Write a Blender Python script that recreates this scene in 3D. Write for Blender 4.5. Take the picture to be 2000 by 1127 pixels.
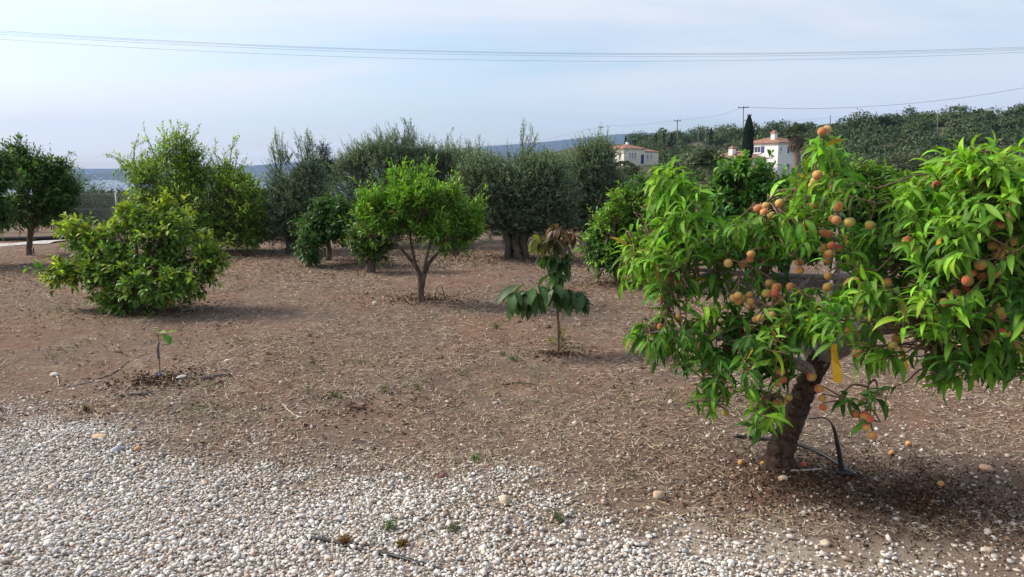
import bpy, math
import numpy as np
from mathutils import Vector, Matrix

R = math.radians
sc = bpy.context.scene
for o in list(bpy.data.objects):
    bpy.data.objects.remove(o)
col = sc.collection

# ------------------------------------------------------------------ camera
F = 1455.0            # focal length in photo pixels (photo is 2000 x 1127)
CH = 1.6              # eye height
PITCH = R(9.1)
cam_d = bpy.data.cameras.new('camera')
cam_d.sensor_width = 36.0
cam_d.lens = 36.0 * F / 2000.0
cam_d.clip_start = 0.05
cam_d.clip_end = 30000
cam = bpy.data.objects.new('camera', cam_d)
col.objects.link(cam)
cam.location = (0, 0, CH)
cam.rotation_euler = (math.pi / 2 - PITCH, 0, 0)
sc.camera = cam

# ------------------------------------------------------------------ light
SUN_AZ = R(-76)       # measured from the view direction (+Y), negative = left
SUN_EL = R(38)
sun_dir = Vector((math.sin(SUN_AZ) * math.cos(SUN_EL), math.cos(SUN_AZ) * math.cos(SUN_EL), math.sin(SUN_EL)))
sd = bpy.data.lights.new('sun', 'SUN')
sd.energy = 2.7
sd.angle = R(18.0)
sd.color = (1.0, 0.93, 0.82)
sun = bpy.data.objects.new('sun', sd)
col.objects.link(sun)
sun.rotation_euler = sun_dir.to_track_quat('Z', 'Y').to_euler()
sun.location = sun_dir * 50

world = bpy.data.worlds.new('World')
sc.world = world
world.use_nodes = True
wt = world.node_tree
wt.nodes.clear()
def N(t, kind, **kw):
    n = t.nodes.new(kind)
    for k, v in kw.items():
        setattr(n, k, v)
    return n
def setin(n, **kw):
    for k, v in kw.items():
        n.inputs[k.replace('_', ' ')].default_value = v
sky = N(wt, 'ShaderNodeTexSky', sky_type='NISHITA')
sky.sun_disc = False
sky.sun_elevation = SUN_EL
sky.sun_rotation = SUN_AZ
sky.altitude = 60
sky.air_density = 1.0
sky.dust_density = 1.6
sky.ozone_density = 1.6
tc = N(wt, 'ShaderNodeTexCoord')
sep = N(wt, 'ShaderNodeSeparateXYZ')
wt.links.new(tc.outputs['Generated'], sep.inputs[0])
def wmath(op, a, b=None, clamp=False):
    n = N(wt, 'ShaderNodeMath', operation=op)
    n.use_clamp = clamp
    for i, v in enumerate((a, b)):
        if v is None: continue
        if isinstance(v, (int, float)): n.inputs[i].default_value = v
        else: wt.links.new(v, n.inputs[i])
    return n.outputs[0]
zz = wmath('ADD', wmath('MAXIMUM', sep.outputs[2], 0.0), 0.16)
cx = wmath('DIVIDE', sep.outputs[0], zz)
cy = wmath('DIVIDE', sep.outputs[1], zz)
cmb = N(wt, 'ShaderNodeCombineXYZ')
wt.links.new(cx, cmb.inputs[0]); wt.links.new(cy, cmb.inputs[1])
mp = N(wt, 'ShaderNodeMapping')
mp.inputs['Rotation'].default_value = (0, 0, R(24))
mp.inputs['Scale'].default_value = (0.42, 1.0, 1.0)
mp.inputs['Location'].default_value = (2.7, 0.6, 0.0)
wt.links.new(cmb.outputs[0], mp.inputs[0])
n1 = N(wt, 'ShaderNodeTexNoise')
setin(n1, Scale=0.75, Detail=7.0, Roughness=0.55, Distortion=0.6)
wt.links.new(mp.outputs[0], n1.inputs['Vector'])
rmp = N(wt, 'ShaderNodeMapRange')
setin(rmp, From_Min=0.38, From_Max=0.60, To_Min=0.12, To_Max=0.97)
wt.links.new(n1.outputs[0], rmp.inputs[0])
# thin veil is lit by the sun: brighter around it (forward scattering)
dotn = N(wt, 'ShaderNodeVectorMath', operation='DOT_PRODUCT')
wt.links.new(tc.outputs['Generated'], dotn.inputs[0])
dotn.inputs[1].default_value = sun_dir
dd = wmath('MAXIMUM', dotn.outputs['Value'], 0.0)
halo = wmath('POWER', dd, 2.0)
warm = N(wt, 'ShaderNodeMix', data_type='RGBA')
warm.inputs[6].default_value = (4.35, 4.6, 5.0, 1)
warm.inputs[7].default_value = (8.4, 7.7, 6.7, 1)
wt.links.new(halo, warm.inputs[0])
mixw = N(wt, 'ShaderNodeMix', data_type='RGBA')
wt.links.new(rmp.outputs[0], mixw.inputs[0])
wt.links.new(sky.outputs[0], mixw.inputs[6])
wt.links.new(warm.outputs[2], mixw.inputs[7])
bg = N(wt, 'ShaderNodeBackground')
bg.inputs['Strength'].default_value = 0.100
wt.links.new(mixw.outputs[2], bg.inputs['Color'])
wo = N(wt, 'ShaderNodeOutputWorld')
wt.links.new(bg.outputs[0], wo.inputs[0])

sc.view_settings.view_transform = 'Standard'
sc.view_settings.look = 'None'
sc.view_settings.gamma = 1.0
sc.view_settings.exposure = 0.96
sc.view_settings.use_curve_mapping = False
sc.render.engine = 'CYCLES'
sc.cycles.use_denoising = True
sc.cycles.max_bounces = 6
sc.cycles.diffuse_bounces = 4
sc.cycles.glossy_bounces = 2
sc.cycles.transmission_bounces = 4
sc.cycles.transparent_max_bounces = 4
sc.cycles.volume_bounces = 0
sc.cycles.caustics_reflective = False
sc.cycles.caustics_refractive = False

# ------------------------------------------------------------------ helpers
cp, sp = math.cos(PITCH), math.sin(PITCH)
def W(px, py, Y):
    """world point on the photo's ray (px, py) at ground distance Y"""
    u, v = (px - 1000.0) / F, -(py - 563.5) / F
    dy, dz = cp + v * sp, -sp + v * cp
    s = Y / dy
    return np.array([u * s, Y, CH + dz * s])
def GY(py):
    """distance of flat ground seen at row py"""
    v = -(py - 563.5) / F
    return CH * (cp + v * sp) / (sp - v * cp)
def project(P):
    P = np.asarray(P, float)
    q = P - np.array([0, 0, CH])
    dep = q[..., 1] * cp - q[..., 2] * sp
    up = q[..., 1] * sp + q[..., 2] * cp
    return 1000 + F * q[..., 0] / dep, 563.5 - F * up / dep

def hash3(ix, iy, iz, s):
    h = (ix * 374761393 + iy * 668265263 + iz * 2147483647 + s * 1274126177) & 0xFFFFFFFF
    h = ((h ^ (h >> 13)) * 1274126177) & 0xFFFFFFFF
    h = ((h ^ (h >> 16)) * 2246822519) & 0xFFFFFFFF
    return ((h ^ (h >> 15)) & 0xFFFF) / 65535.0
def vnoise(P, scale=1.0, seed=0):
    P = np.asarray(P, float) * scale
    i = np.floor(P).astype(np.int64)
    f = P - i
    f = f * f * (3 - 2 * f)
    out = 0
    for dx in (0, 1):
        for dy in (0, 1):
            for dz in (0, 1):
                w = (f[..., 0] if dx else 1 - f[..., 0]) * (f[..., 1] if dy else 1 - f[..., 1]) * (f[..., 2] if dz else 1 - f[..., 2])
                out = out + w * hash3(i[..., 0] + dx, i[..., 1] + dy, i[..., 2] + dz, seed)
    return out
def noise2(x, y, scale, seed=0):
    return vnoise(np.stack([x, y, np.zeros_like(x)], -1), scale, seed)
def sstep(a, b, x):
    t = np.clip((x - a) / (b - a), 0, 1)
    return t * t * (3 - 2 * t)

def zg(x, y):
    """height of the ground"""
    x = np.asarray(x, float); y = np.asarray(y, float)
    a = x / np.maximum(y, 1.0)
    left = -(np.maximum(y - 24, 0)) * 0.068
    ys_ = 225 - 210 * np.clip(a - .15, 0, .45)
    right = -0.006 * np.maximum(y - 24, 0) + 4.0 * sstep(140, 205, y) + sstep(ys_, ys_ + 85, y) * (8.6 + 6.0 * np.clip(a, 0, .8)) \
        - np.maximum(y - 360, 0) * 0.06
    k = sstep(-0.22, 0.12, a)
    z = left * (1 - k) + right * k
    z = z + (noise2(x, y, 0.9, 3) - .5) * 0.05 + (noise2(x, y, 2.6, 5) - .5) * 0.025 + (noise2(x, y, 6.5, 9) - .5) * 0.012
    far = sstep(30, 90, y)
    z = z + far * (noise2(x, y, 0.05, 6) - .5) * 1.6
    return z
def G(px, py):
    Y = GY(py)
    p = W(px, py, Y)
    p[2] = float(zg(p[0], p[1]))
    return p

def mesh_data(name, V, faces, cols=None, smooth=False, mat=None):
    V = np.asarray(V, np.float32)
    if not isinstance(faces, (list, tuple)): faces = [faces]
    faces = [np.asarray(f, np.int32) for f in faces if len(f)]
    me = bpy.data.meshes.new(name)
    me.vertices.add(len(V))
    me.vertices.foreach_set('co', V.ravel())
    nl = sum(f.size for f in faces); nf = sum(len(f) for f in faces)
    me.loops.add(nl); me.polygons.add(nf)
    me.loops.foreach_set('vertex_index', np.concatenate([f.ravel() for f in faces]))
    ls = []; base = 0
    for f in faces:
        ls.append(base + np.arange(len(f), dtype=np.int32) * f.shape[1]); base += f.size
    me.polygons.foreach_set('loop_start', np.concatenate(ls).astype(np.int32))
    me.polygons.foreach_set('use_smooth', np.full(nf, bool(smooth)))
    if cols is not None:
        at = me.color_attributes.new('Col', 'FLOAT_COLOR', 'POINT')
        c = np.ones((len(V), 4), np.float32); c[:, :3] = cols
        at.data.foreach_set('color', c.ravel())
    if mat is not None: me.materials.append(mat)
    me.update(calc_edges=True)
    me.validate(clean_customdata=False)
    return me
def link(name, me, parent=None, loc=None, **props):
    o = bpy.data.objects.new(name, me)
    col.objects.link(o)
    if parent is not None: o.parent = parent
    if loc is not None: o.location = loc
    for k, v in props.items(): o[k] = v
    return o
def thing(name, label, cat, loc, group=None, rz=0):
    o = bpy.data.objects.new(name, None)
    o.empty_display_size = 0.1
    col.objects.link(o)
    o.location = tuple(float(v) for v in loc)
    o.rotation_euler = (0, 0, rz)
    o['label'] = label; o['category'] = cat
    if group: o['group'] = group
    return o
class Bag:
    """collects pieces into one mesh"""
    def __init__(s): s.V = []; s.F = {}; s.C = []; s.n = 0
    def add(s, V, Fs, C=None):
        V = np.asarray(V, float)
        s.V.append(V)
        if C is not None: s.C.append(np.broadcast_to(np.asarray(C, float), V.shape).copy())
        for f in (Fs if isinstance(Fs, (list, tuple)) else [Fs]):
            f = np.asarray(f, np.int64)
            if len(f): s.F.setdefault(f.shape[1], []).append(f + s.n)
        s.n += len(V)
        return s
    def data(s, name, mat=None, smooth=False, origin=None):
        V = np.concatenate(s.V)
        if origin is not None: V = V - np.asarray(origin)
        C = np.concatenate(s.C) if s.C else None
        return mesh_data(name, V, [np.concatenate(f) for f in s.F.values()], C, smooth, mat)

def box(c, size, rz=0.0):
    v = np.array([[x, y, z] for x in (-.5, .5) for y in (-.5, .5) for z in (-.5, .5)]) * np.asarray(size)
    cr, sr = math.cos(rz), math.sin(rz)
    v = np.stack([v[:, 0] * cr - v[:, 1] * sr, v[:, 0] * sr + v[:, 1] * cr, v[:, 2]], -1) + np.asarray(c)
    f = [[0, 1, 3, 2], [4, 6, 7, 5], [0, 4, 5, 1], [2, 3, 7, 6], [0, 2, 6, 4], [1, 5, 7, 3]]
    return v, np.array(f)

def smooth_path(pts, rad, per=5):
    pts = np.asarray(pts, float); rad = np.asarray(rad, float)
    if len(pts) == 2: per = max(per, 2)
    P = np.vstack([2 * pts[0] - pts[1], pts, 2 * pts[-1] - pts[-2]])
    out = []; ro = []
    for i in range(len(pts) - 1):
        p0, p1, p2, p3 = P[i:i + 4]
        for j in range(per):
            t = j / per
            out.append(.5 * ((2 * p1) + (p2 - p0) * t + (2 * p0 - 5 * p1 + 4 * p2 - p3) * t * t + (3 * p1 - p0 - 3 * p2 + p3) * t ** 3))
            ro.append(rad[i] * (1 - t) + rad[i + 1] * t)
    out.append(pts[-1]); ro.append(rad[-1])
    return np.array(out), np.array(ro)
def tube(pts, rad, sides=6, per=5, rng=None, wob=0.0, lump=0.0, caps=True):
    P, r = smooth_path(pts, rad, per)
    if rng is not None and wob: P[1:-1] += rng.normal(0, 1, (len(P) - 2, 3)) * (wob * r[1:-1, None])
    T = np.gradient(P, axis=0)
    T /= np.linalg.norm(T, axis=1)[:, None] + 1e-9
    ref = np.array([0.31, 0.95, 0.05]) if abs(T[0][1]) < .8 else np.array([1., 0.1, 0.2])
    U = np.cross(T, ref); U /= np.linalg.norm(U, axis=1)[:, None] + 1e-9
    B = np.cross(T, U)
    a = np.arange(sides) * 2 * math.pi / sides
    rr = r[:, None] * np.ones(sides)
    if rng is not None and lump: rr = rr * (1 + rng.normal(0, lump, rr.shape))
    V = P[:, None] + rr[..., None] * (np.cos(a)[None, :, None] * U[:, None] + np.sin(a)[None, :, None] * B[:, None])
    n = len(P)
    i = np.arange(n - 1)[:, None] * sides; j = np.arange(sides)[None]
    k = (j + 1) % sides
    f = np.stack([i + j, i + k, i + sides + k, i + sides + j], -1).reshape(-1, 4)
    fs = [f]
    V = V.reshape(-1, 3)
    if caps:
        V = np.vstack([V, P[0], P[-1]])
        c0, c1 = len(V) - 2, len(V) - 1
        jj = np.arange(sides); kk = (jj + 1) % sides
        fs.append(np.stack([np.full(sides, c0), kk, jj], -1))
        fs.append(np.stack([np.full(sides, c1), (n - 1) * sides + jj, (n - 1) * sides + kk], -1))
    return V, fs
def sticks(A, B, ra, rb, sides=3):
    """many straight tapering twigs A[i] -> B[i]"""
    A = np.asarray(A, float); B = np.asarray(B, float)
    n = len(A)
    ra = np.broadcast_to(ra, n); rb = np.broadcast_to(rb, n)
    T = B - A; T /= np.linalg.norm(T, axis=1)[:, None] + 1e-9
    ref = np.where(np.abs(T[:, 2:3]) < .8, np.array([[0, 0, 1.]]), np.array([[1., 0, 0]]))
    U = np.cross(T, ref); U /= np.linalg.norm(U, axis=1)[:, None] + 1e-9
    Bn = np.cross(T, U)
    a = np.arange(sides) * 2 * math.pi / sides
    ring = np.cos(a)[None, :, None] * U[:, None] + np.sin(a)[None, :, None] * Bn[:, None]
    V = np.concatenate([A[:, None] + ring * ra[:, None, None], B[:, None] + ring * rb[:, None, None]], 1).reshape(-1, 3)
    b = np.arange(n)[:, None] * 2 * sides
    j = np.arange(sides)[None]; k = (j + 1) % sides
    f = np.stack([b + j, b + k, b + sides + k, b + sides + j], -1).reshape(-1, 4)
    return V, f
def frames(D, up):
    """leaf axes: X along D, Z as close to up as possible; returns (n,3,3) columns X,Y,Z"""
    X = D / (np.linalg.norm(D, axis=1)[:, None] + 1e-9)
    Z = up - X * np.sum(up * X, 1)[:, None]
    bad = np.linalg.norm(Z, axis=1) < 1e-3
    Z[bad] = np.cross(X[bad], np.array([[1., .2, 0]]))
    Z /= np.linalg.norm(Z, axis=1)[:, None]
    Y = np.cross(Z, X)
    return np.stack([X, Y, Z], -1)
def scatter(tmpl, tf, pos, Rm, sx, sy=None, sz=None, colr=None, shade=None):
    """bake copies of a template"""
    n, k = len(pos), len(tmpl)
    sx = np.broadcast_to(sx, n); sy = sx if sy is None else np.broadcast_to(sy, n); sz = sx if sz is None else np.broadcast_to(sz, n)
    S = np.stack([sx, sy, sz], -1)
    V = np.einsum('nij,nkj->nki', Rm, tmpl[None] * S[:, None]) + pos[:, None]
    off = np.arange(n)[:, None, None] * k
    fs = [(np.asarray(f)[None] + off).reshape(-1, np.asarray(f).shape[1]) for f in (tf if isinstance(tf, list) else [tf])]
    C = None
    if colr is not None:
        sh = np.ones(k) if shade is None else shade
        C = (colr[:, None] * sh[None, :, None]).reshape(-1, 3)
    return V.reshape(-1, 3), fs, C

# ------------------------------------------------------------------ leaf shapes (unit length along X, width along Y)
def blade(stations, width, arch, fold=0.25, twist=0.0, peak=0.42):
    t = np.linspace(0, 1, stations)
    w = np.sin(np.pi * np.clip(t, 0, 1) ** (math.log(.5) / math.log(peak))) ** 0.85 * width * .5
    w[0] = width * .05; w[-1] = width * .02
    ang = -arch * (t ** 1.2)
    dx = np.cos(ang + arch * .35); dz = np.sin(ang + arch * .35)
    x = np.concatenate([[0], np.cumsum((dx[1:] + dx[:-1]) * .5 / (stations - 1))])
    z = np.concatenate([[0], np.cumsum((dz[1:] + dz[:-1]) * .5 / (stations - 1))])
    tw = twist * t
    V = np.zeros((stations, 3, 3))
    for k, s in enumerate((-1, 0, 1)):
        V[:, k, 0] = x
        V[:, k, 1] = s * w * np.cos(tw)
        V[:, k, 2] = z + abs(s) * w * fold + s * w * np.sin(tw)
    f = []
    for i in range(stations - 1):
        for k in (0, 1):
            a = i * 3 + k
            f.append([a, a + 3, a + 4, a + 1])
    shade = np.tile([.94, 1.22, .94], stations)
    return V.reshape(-1, 3), np.array(f), shade
PEACH = [blade(7, .235, a, fo, tw) for a, fo, tw in ((1.5, .3, .25), (2.0, .35, -.3), (1.0, .25, .15), (2.4, .3, .35), (1.7, .45, -.5), (.7, .3, .2))]
BROAD = [blade(4, .50, a, fo, tw) for a, fo, tw in ((.9, .2, .2), (.5, .25, -.2), (1.3, .2, .3))]
CITRUS = (np.array([[0, 0, 0], [.36, -.24, .07], [.40, 0, 0], [.36, .24, .07], [.75, -.16, .03], [.78, 0, -.04], [.75, .16, .03], [1, 0, -.14]]),
          [np.array([[0, 1, 2], [0, 2, 3], [4, 7, 5], [5, 7, 6]]), np.array([[1, 4, 5, 2], [2, 5, 6, 3]])],
          np.array([1, .95, 1.12, .95, .95, 1.12, .95, 1]))
SLIM = (np.array([[0, 0, 0], [.45, -.13, .04], [.45, .13, .04], [1, 0, -.12]]), [np.array([[0, 1, 3], [0, 3, 2]])], np.ones(4))

CIT4 = (np.array([[0, 0, 0], [.38, -.24, .05], [.38, .24, .05], [.78, -.155, .0], [.78, .155, .0], [1, 0, -.14]]),
        [np.array([[0, 1, 2], [3, 5, 4]]), np.array([[1, 3, 4, 2]])], np.ones(6))
TRI = (np.array([[0, -.16, 0], [0, .16, 0], [1, 0, -.1]]), [np.array([[0, 2, 1]])], np.ones(3))

# ------------------------------------------------------------------ materials
def mat(name):
    m = bpy.data.materials.new(name)
    m.use_nodes = True
    t = m.node_tree
    t.nodes.clear()
    out = N(t, 'ShaderNodeOutputMaterial')
    return m, t, out
def leaf_mat(name, trans=.35, rough=.45, spec=.4, tint=(1.15, 1.2, .45)):
    m, t, out = mat(name)
    at = N(t, 'ShaderNodeVertexColor', layer_name='Col')
    tc_ = N(t, 'ShaderNodeTexCoord')
    nz = N(t, 'ShaderNodeTexNoise'); setin(nz, Scale=40.0, Detail=2.0)
    t.links.new(tc_.outputs['Object'], nz.inputs['Vector'])
    mr = N(t, 'ShaderNodeMapRange'); setin(mr, From_Min=.3, From_Max=.7, To_Min=.82, To_Max=1.15)
    t.links.new(nz.outputs[0], mr.inputs[0])
    mx = N(t, 'ShaderNodeVectorMath', operation='SCALE')
    t.links.new(at.outputs[0], mx.inputs[0]); t.links.new(mr.outputs[0], mx.inputs['Scale'])
    p = N(t, 'ShaderNodeBsdfPrincipled')
    setin(p, Roughness=rough)
    p.inputs['Specular IOR Level'].default_value = spec
    t.links.new(mx.outputs[0], p.inputs['Base Color'])
    tr = N(t, 'ShaderNodeBsdfTranslucent')
    mt = N(t, 'ShaderNodeVectorMath', operation='MULTIPLY')
    mt.inputs[1].default_value = tint
    t.links.new(mx.outputs[0], mt.inputs[0]); t.links.new(mt.outputs[0], tr.inputs[0])
    ms = N(t, 'ShaderNodeMixShader'); ms.inputs[0].default_value = trans
    t.links.new(p.outputs[0], ms.inputs[1]); t.links.new(tr.outputs[0], ms.inputs[2])
    t.links.new(ms.outputs[0], out.inputs[0])
    return m
def attr_mat(name, rough=.8, spec=.25, bump=0.0, bscale=200.):
    m, t, out = mat(name)
    at = N(t, 'ShaderNodeVertexColor', layer_name='Col')
    tc_ = N(t, 'ShaderNodeTexCoord')
    nz = N(t, 'ShaderNodeTexNoise'); setin(nz, Scale=bscale, Detail=3.0)
    t.links.new(tc_.outputs['Object'], nz.inputs['Vector'])
    mr = N(t, 'ShaderNodeMapRange'); setin(mr, From_Min=.3, From_Max=.7, To_Min=.8, To_Max=1.15)
    t.links.new(nz.outputs[0], mr.inputs[0])
    mx = N(t, 'ShaderNodeVectorMath', operation='SCALE')
    t.links.new(at.outputs[0], mx.inputs[0]); t.links.new(mr.outputs[0], mx.inputs['Scale'])
    p = N(t, 'ShaderNodeBsdfPrincipled'); setin(p, Roughness=rough)
    p.inputs['Specular IOR Level'].default_value = spec
    t.links.new(mx.outputs[0], p.inputs['Base Color'])
    if bump:
        b = N(t, 'ShaderNodeBump'); setin(b, Strength=bump, Distance=.004)
        t.links.new(nz.outputs[0], b.inputs['Height']); t.links.new(b.outputs[0], p.inputs['Normal'])
    t.links.new(p.outputs[0], out.inputs[0])
    return m
def noise_mat(name, c1, c2, scale=8., rough=.8, spec=.3, bump=.3, bdist=.01, detail=5., stretch=(1, 1, 1), metallic=0.):
    m, t, out = mat(name)
    tc_ = N(t, 'ShaderNodeTexCoord')
    mp_ = N(t, 'ShaderNodeMapping'); mp_.inputs['Scale'].default_value = stretch
    t.links.new(tc_.outputs['Object'], mp_.inputs[0])
    nz = N(t, 'ShaderNodeTexNoise'); setin(nz, Scale=scale, Detail=detail, Roughness=.62)
    t.links.new(mp_.outputs[0], nz.inputs['Vector'])
    mr = N(t, 'ShaderNodeMapRange'); setin(mr, From_Min=.33, From_Max=.67)
    t.links.new(nz.outputs[0], mr.inputs[0])
    mx = N(t, 'ShaderNodeMix', data_type='RGBA')
    mx.inputs[6].default_value = (*c1, 1); mx.inputs[7].default_value = (*c2, 1)
    t.links.new(mr.outputs[0], mx.inputs[0])
    p = N(t, 'ShaderNodeBsdfPrincipled'); setin(p, Roughness=rough, Metallic=metallic)
    p.inputs['Specular IOR Level'].default_value = spec
    t.links.new(mx.outputs[2], p.inputs['Base Color'])
    if bump:
        b = N(t, 'ShaderNodeBump'); setin(b, Strength=bump, Distance=bdist)
        t.links.new(nz.outputs[0], b.inputs['Height']); t.links.new(b.outputs[0], p.inputs['Normal'])
    t.links.new(p.outputs[0], out.inputs[0])
    return m

M_PEACHLEAF = leaf_mat('peach_leaf', .42, .55, .28)
M_CITRUS = leaf_mat('citrus_leaf', .36, .48, .35)
M_OLIVE = leaf_mat('olive_leaf', .30, .6, .3, (1.1, 1.1, .6))
M_FAR = leaf_mat('scrub_leaf', .15, .7, .2, (1.1, 1.1, .6))
M_BARK = noise_mat('bark', (.045, .032, .026), (.17, .125, .10), 22, .9, .2, .9, .012, 8, (1, 1, .35))
M_PEACHBARK = noise_mat('peach_bark', (.022, .014, .011), (.115, .072, .054), 38, .85, .25, 1.0, .014, 9, (1, 1, .5))
M_LIMB = noise_mat('limb_bark', (.13, .105, .10), (.36, .30, .28), 45, .75, .3, .6, .006, 6)
M_TWIG = noise_mat('twig_bark', (.10, .065, .04), (.20, .13, .08), 60, .7, .3, .2, .003)
M_OLIVEBARK = noise_mat('olive_bark', (.028, .024, .021), (.13, .115, .10), 9, .95, .15, 1.0, .04, 9, (1, 1, .3))

# soil
def soil_mat():
    m, t, out = mat('soil')
    tc_ = N(t, 'ShaderNodeTexCoord')
    def nz(scale, det=6., rough=.6, dist=0.):
        n = N(t, 'ShaderNodeTexNoise'); setin(n, Scale=scale, Detail=det, Roughness=rough, Distortion=dist)
        t.links.new(tc_.outputs['Object'], n.inputs['Vector']); return n.outputs[0]
    def rng(s, a, b, c=0., d=1.):
        r = N(t, 'ShaderNodeMapRange'); setin(r, From_Min=a, From_Max=b, To_Min=c, To_Max=d)
        t.links.new(s, r.inputs[0]); return r.outputs[0]
    def mixc(f, a, b):
        x = N(t, 'ShaderNodeMix', data_type='RGBA')
        t.links.new(f, x.inputs[0])
        for i, v in ((6, a), (7, b)):
            if isinstance(v, tuple): x.inputs[i].default_value = (*v, 1)
            else: t.links.new(v, x.inputs[i])
        return x.outputs[2]
    big = nz(.75, 5, .6, .6); mid = nz(3.3, 6, .65); fine = nz(38, 6, .7); grit = nz(150, 3, .6)
    c = mixc(rng(big, .40, .62), (.205, .124, .086), (.172, .126, .098))
    c = mixc(rng(mid, .52, .72, 0, .65), c, (.33, .25, .18))
    c = mixc(rng(fine, .50, .68, 0, .8), c, (.088, .058, .044))
    c = mixc(rng(grit, .60, .72, 0, .7), c, (.36, .29, .22))
    vc = N(t, 'ShaderNodeVertexColor', layer_name='Col'); sv = N(t, 'ShaderNodeSeparateColor'); t.links.new(vc.outputs[0], sv.inputs[0])
    bed = N(t, 'ShaderNodeMath', operation='MULTIPLY'); t.links.new(sv.outputs[0], bed.inputs[0]); t.links.new(rng(fine, .35, .6, .35, .95), bed.inputs[1])
    c = mixc(bed.outputs[0], c, (.48, .42, .35))
    # beyond the orchard the land is covered by dry scrub
    sx = N(t, 'ShaderNodeSeparateXYZ'); t.links.new(tc_.outputs['Object'], sx.inputs[0])
    farf = rng(sx.outputs[1], 24, 60)
    scr = mixc(rng(nz(.11, 7, .65), .4, .6), (.040, .056, .026), (.085, .080, .046))
    c = mixc(farf, c, scr)
    p = N(t, 'ShaderNodeBsdfPrincipled'); setin(p, Roughness=.95)
    p.inputs['Specular IOR Level'].default_value = .15
    t.links.new(c, p.inputs['Base Color'])
    add = N(t, 'ShaderNodeMath', operation='ADD'); t.links.new(fine, add.inputs[0])
    ml = N(t, 'ShaderNodeMath', operation='MULTIPLY'); ml.inputs[1].default_value = .4
    t.links.new(grit, ml.inputs[0]); t.links.new(ml.outputs[0], add.inputs[1])
    b = N(t, 'ShaderNodeBump'); setin(b, Strength=.9, Distance=.02)
    t.links.new(add.outputs[0], b.inputs['Height']); t.links.new(b.outputs[0], p.inputs['Normal'])
    t.links.new(p.outputs[0], out.inputs[0])
    return m

# ------------------------------------------------------------------ ground sheet, sea, hills
u = np.linspace(-1, 1, 241)
aa = 1.7 * np.sign(u) * np.abs(u) ** 1.6
yy = np.concatenate([np.linspace(-10, 2, 14), np.linspace(2.1, 16, 150), 16 + 1500 * np.linspace(0.02, 1, 110) ** 2.6])
gx = aa[None] * (yy[:, None] + 14); gy = np.repeat(yy[:, None], len(aa), 1)
gz = zg(gx, gy)
gz = np.where(gy > 900, np.minimum(gz, -60), gz)
nr, nc = gx.shape
ii = (np.arange(nr - 1)[:, None] * nc + np.arange(nc - 1)[None])
gf = np.stack([ii, ii + 1, ii + nc + 1, ii + nc], -1).reshape(-1, 4)

SEA = -46.0
m_sea, t, out = mat('sea_water')
p = N(t, 'ShaderNodeBsdfPrincipled'); setin(p, Roughness=.25, IOR=1.33)
p.inputs['Base Color'].default_value = (.03, .06, .08, 1)
tcs = N(t, 'ShaderNodeTexCoord'); nz = N(t, 'ShaderNodeTexNoise'); setin(nz, Scale=.12, Detail=4.)
t.links.new(tcs.outputs['Object'], nz.inputs['Vector'])
b = N(t, 'ShaderNodeBump'); setin(b, Strength=.05, Distance=.5)
t.links.new(nz.outputs[0], b.inputs['Height']); t.links.new(b.outputs[0], p.inputs['Normal'])
t.links.new(p.outputs[0], out.inputs[0])
sx_ = np.linspace(-5200, 2500, 20); sy_ = np.linspace(350, 4200, 12)
X, Yg = np.meshgrid(sx_, sy_)
ii = (np.arange(11)[:, None] * 20 + np.arange(19)[None])
link('sea', mesh_data('sea', np.stack([X, Yg, np.full_like(X, SEA)], -1).reshape(-1, 3),
     np.stack([ii, ii + 1, ii + 21, ii + 20], -1).reshape(-1, 4), None, True, m_sea), kind='structure')

ridge_px = np.array([-1500, -200, 130, 300, 480, 600, 720, 850, 950, 1050, 1120, 1200, 1260, 1330, 1400, 1450, 1600, 2000, 3000])
ridge_py = np.array([330, 330, 330, 329, 325, 316, 306, 294, 287, 280, 273, 264.5, 262, 262.5, 261, 259, 256, 262, 290])
M_HILL = noise_mat('hill_scrub', (.022, .030, .026), (.075, .075, .06), .012, .95, .1, 0)
hp = np.linspace(-1500, 3000, 260)
tt = np.linspace(0, 1, 26)
HV = []
for ti in tt:
    Yd = 3000 + 3600 * ti
    base = W(0, 352.5, 3000)[2]
    for pxi in hp:
        ry = np.interp(pxi, ridge_px, ridge_py)
        zt = CH + (330.6 - ry) / F * 6600
        prof = ti ** 1.05
        z0 = SEA - 1.0
        z = z0 + (zt - z0) * prof
        HV.append(((pxi - 1000) / F * Yd, Yd, z))
HV = np.array(HV)
nn = (vnoise(HV, .0022, 4) - .5) * 40 + (vnoise(HV, .008, 8) - .5) * 14
HV[:, 2] += nn * np.repeat(np.sin(np.pi * np.clip(tt, 0, 1)) * .8 + .04, len(hp))
ii = (np.arange(25)[:, None] * 260 + np.arange(259)[None])
hill_faces = np.stack([ii, ii + 1, ii + 261, ii + 260], -1).reshape(-1, 4)
link('hills', mesh_data('hills', HV, hill_faces, None, True, M_HILL), kind='structure')

# town on the far shore: specks of white buildings
rs = np.random.RandomState(5)
bag = Bag()
HVg = HV.reshape(26, 260, 3)
for k in range(250):
    if k < 150:
        i = rs.randint(1, 12); j = np.argmin(np.abs(hp - rs.uniform(60, 560)))
    else:
        i = rs.randint(2, 14); j = np.argmin(np.abs(hp - rs.uniform(560, 1250)))
    q = HVg[i, j] + np.array([rs.uniform(-25, 25), rs.uniform(-40, 40), 0])
    s = rs.uniform(5, 12)
    v, f = box(q + (0, 0, 2), (s, s * .8, rs.uniform(4, 7)), rs.uniform(0, 1.5))
    bag.add(v, f, np.array([.75, .74, .70]) * rs.uniform(.65, 1.05))
link('far_town', bag.data('far_town', attr_mat('far_render', .9, .2)), kind='stuff',
     label='pale buildings of a town scattered along the far shore', category='town')

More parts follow.
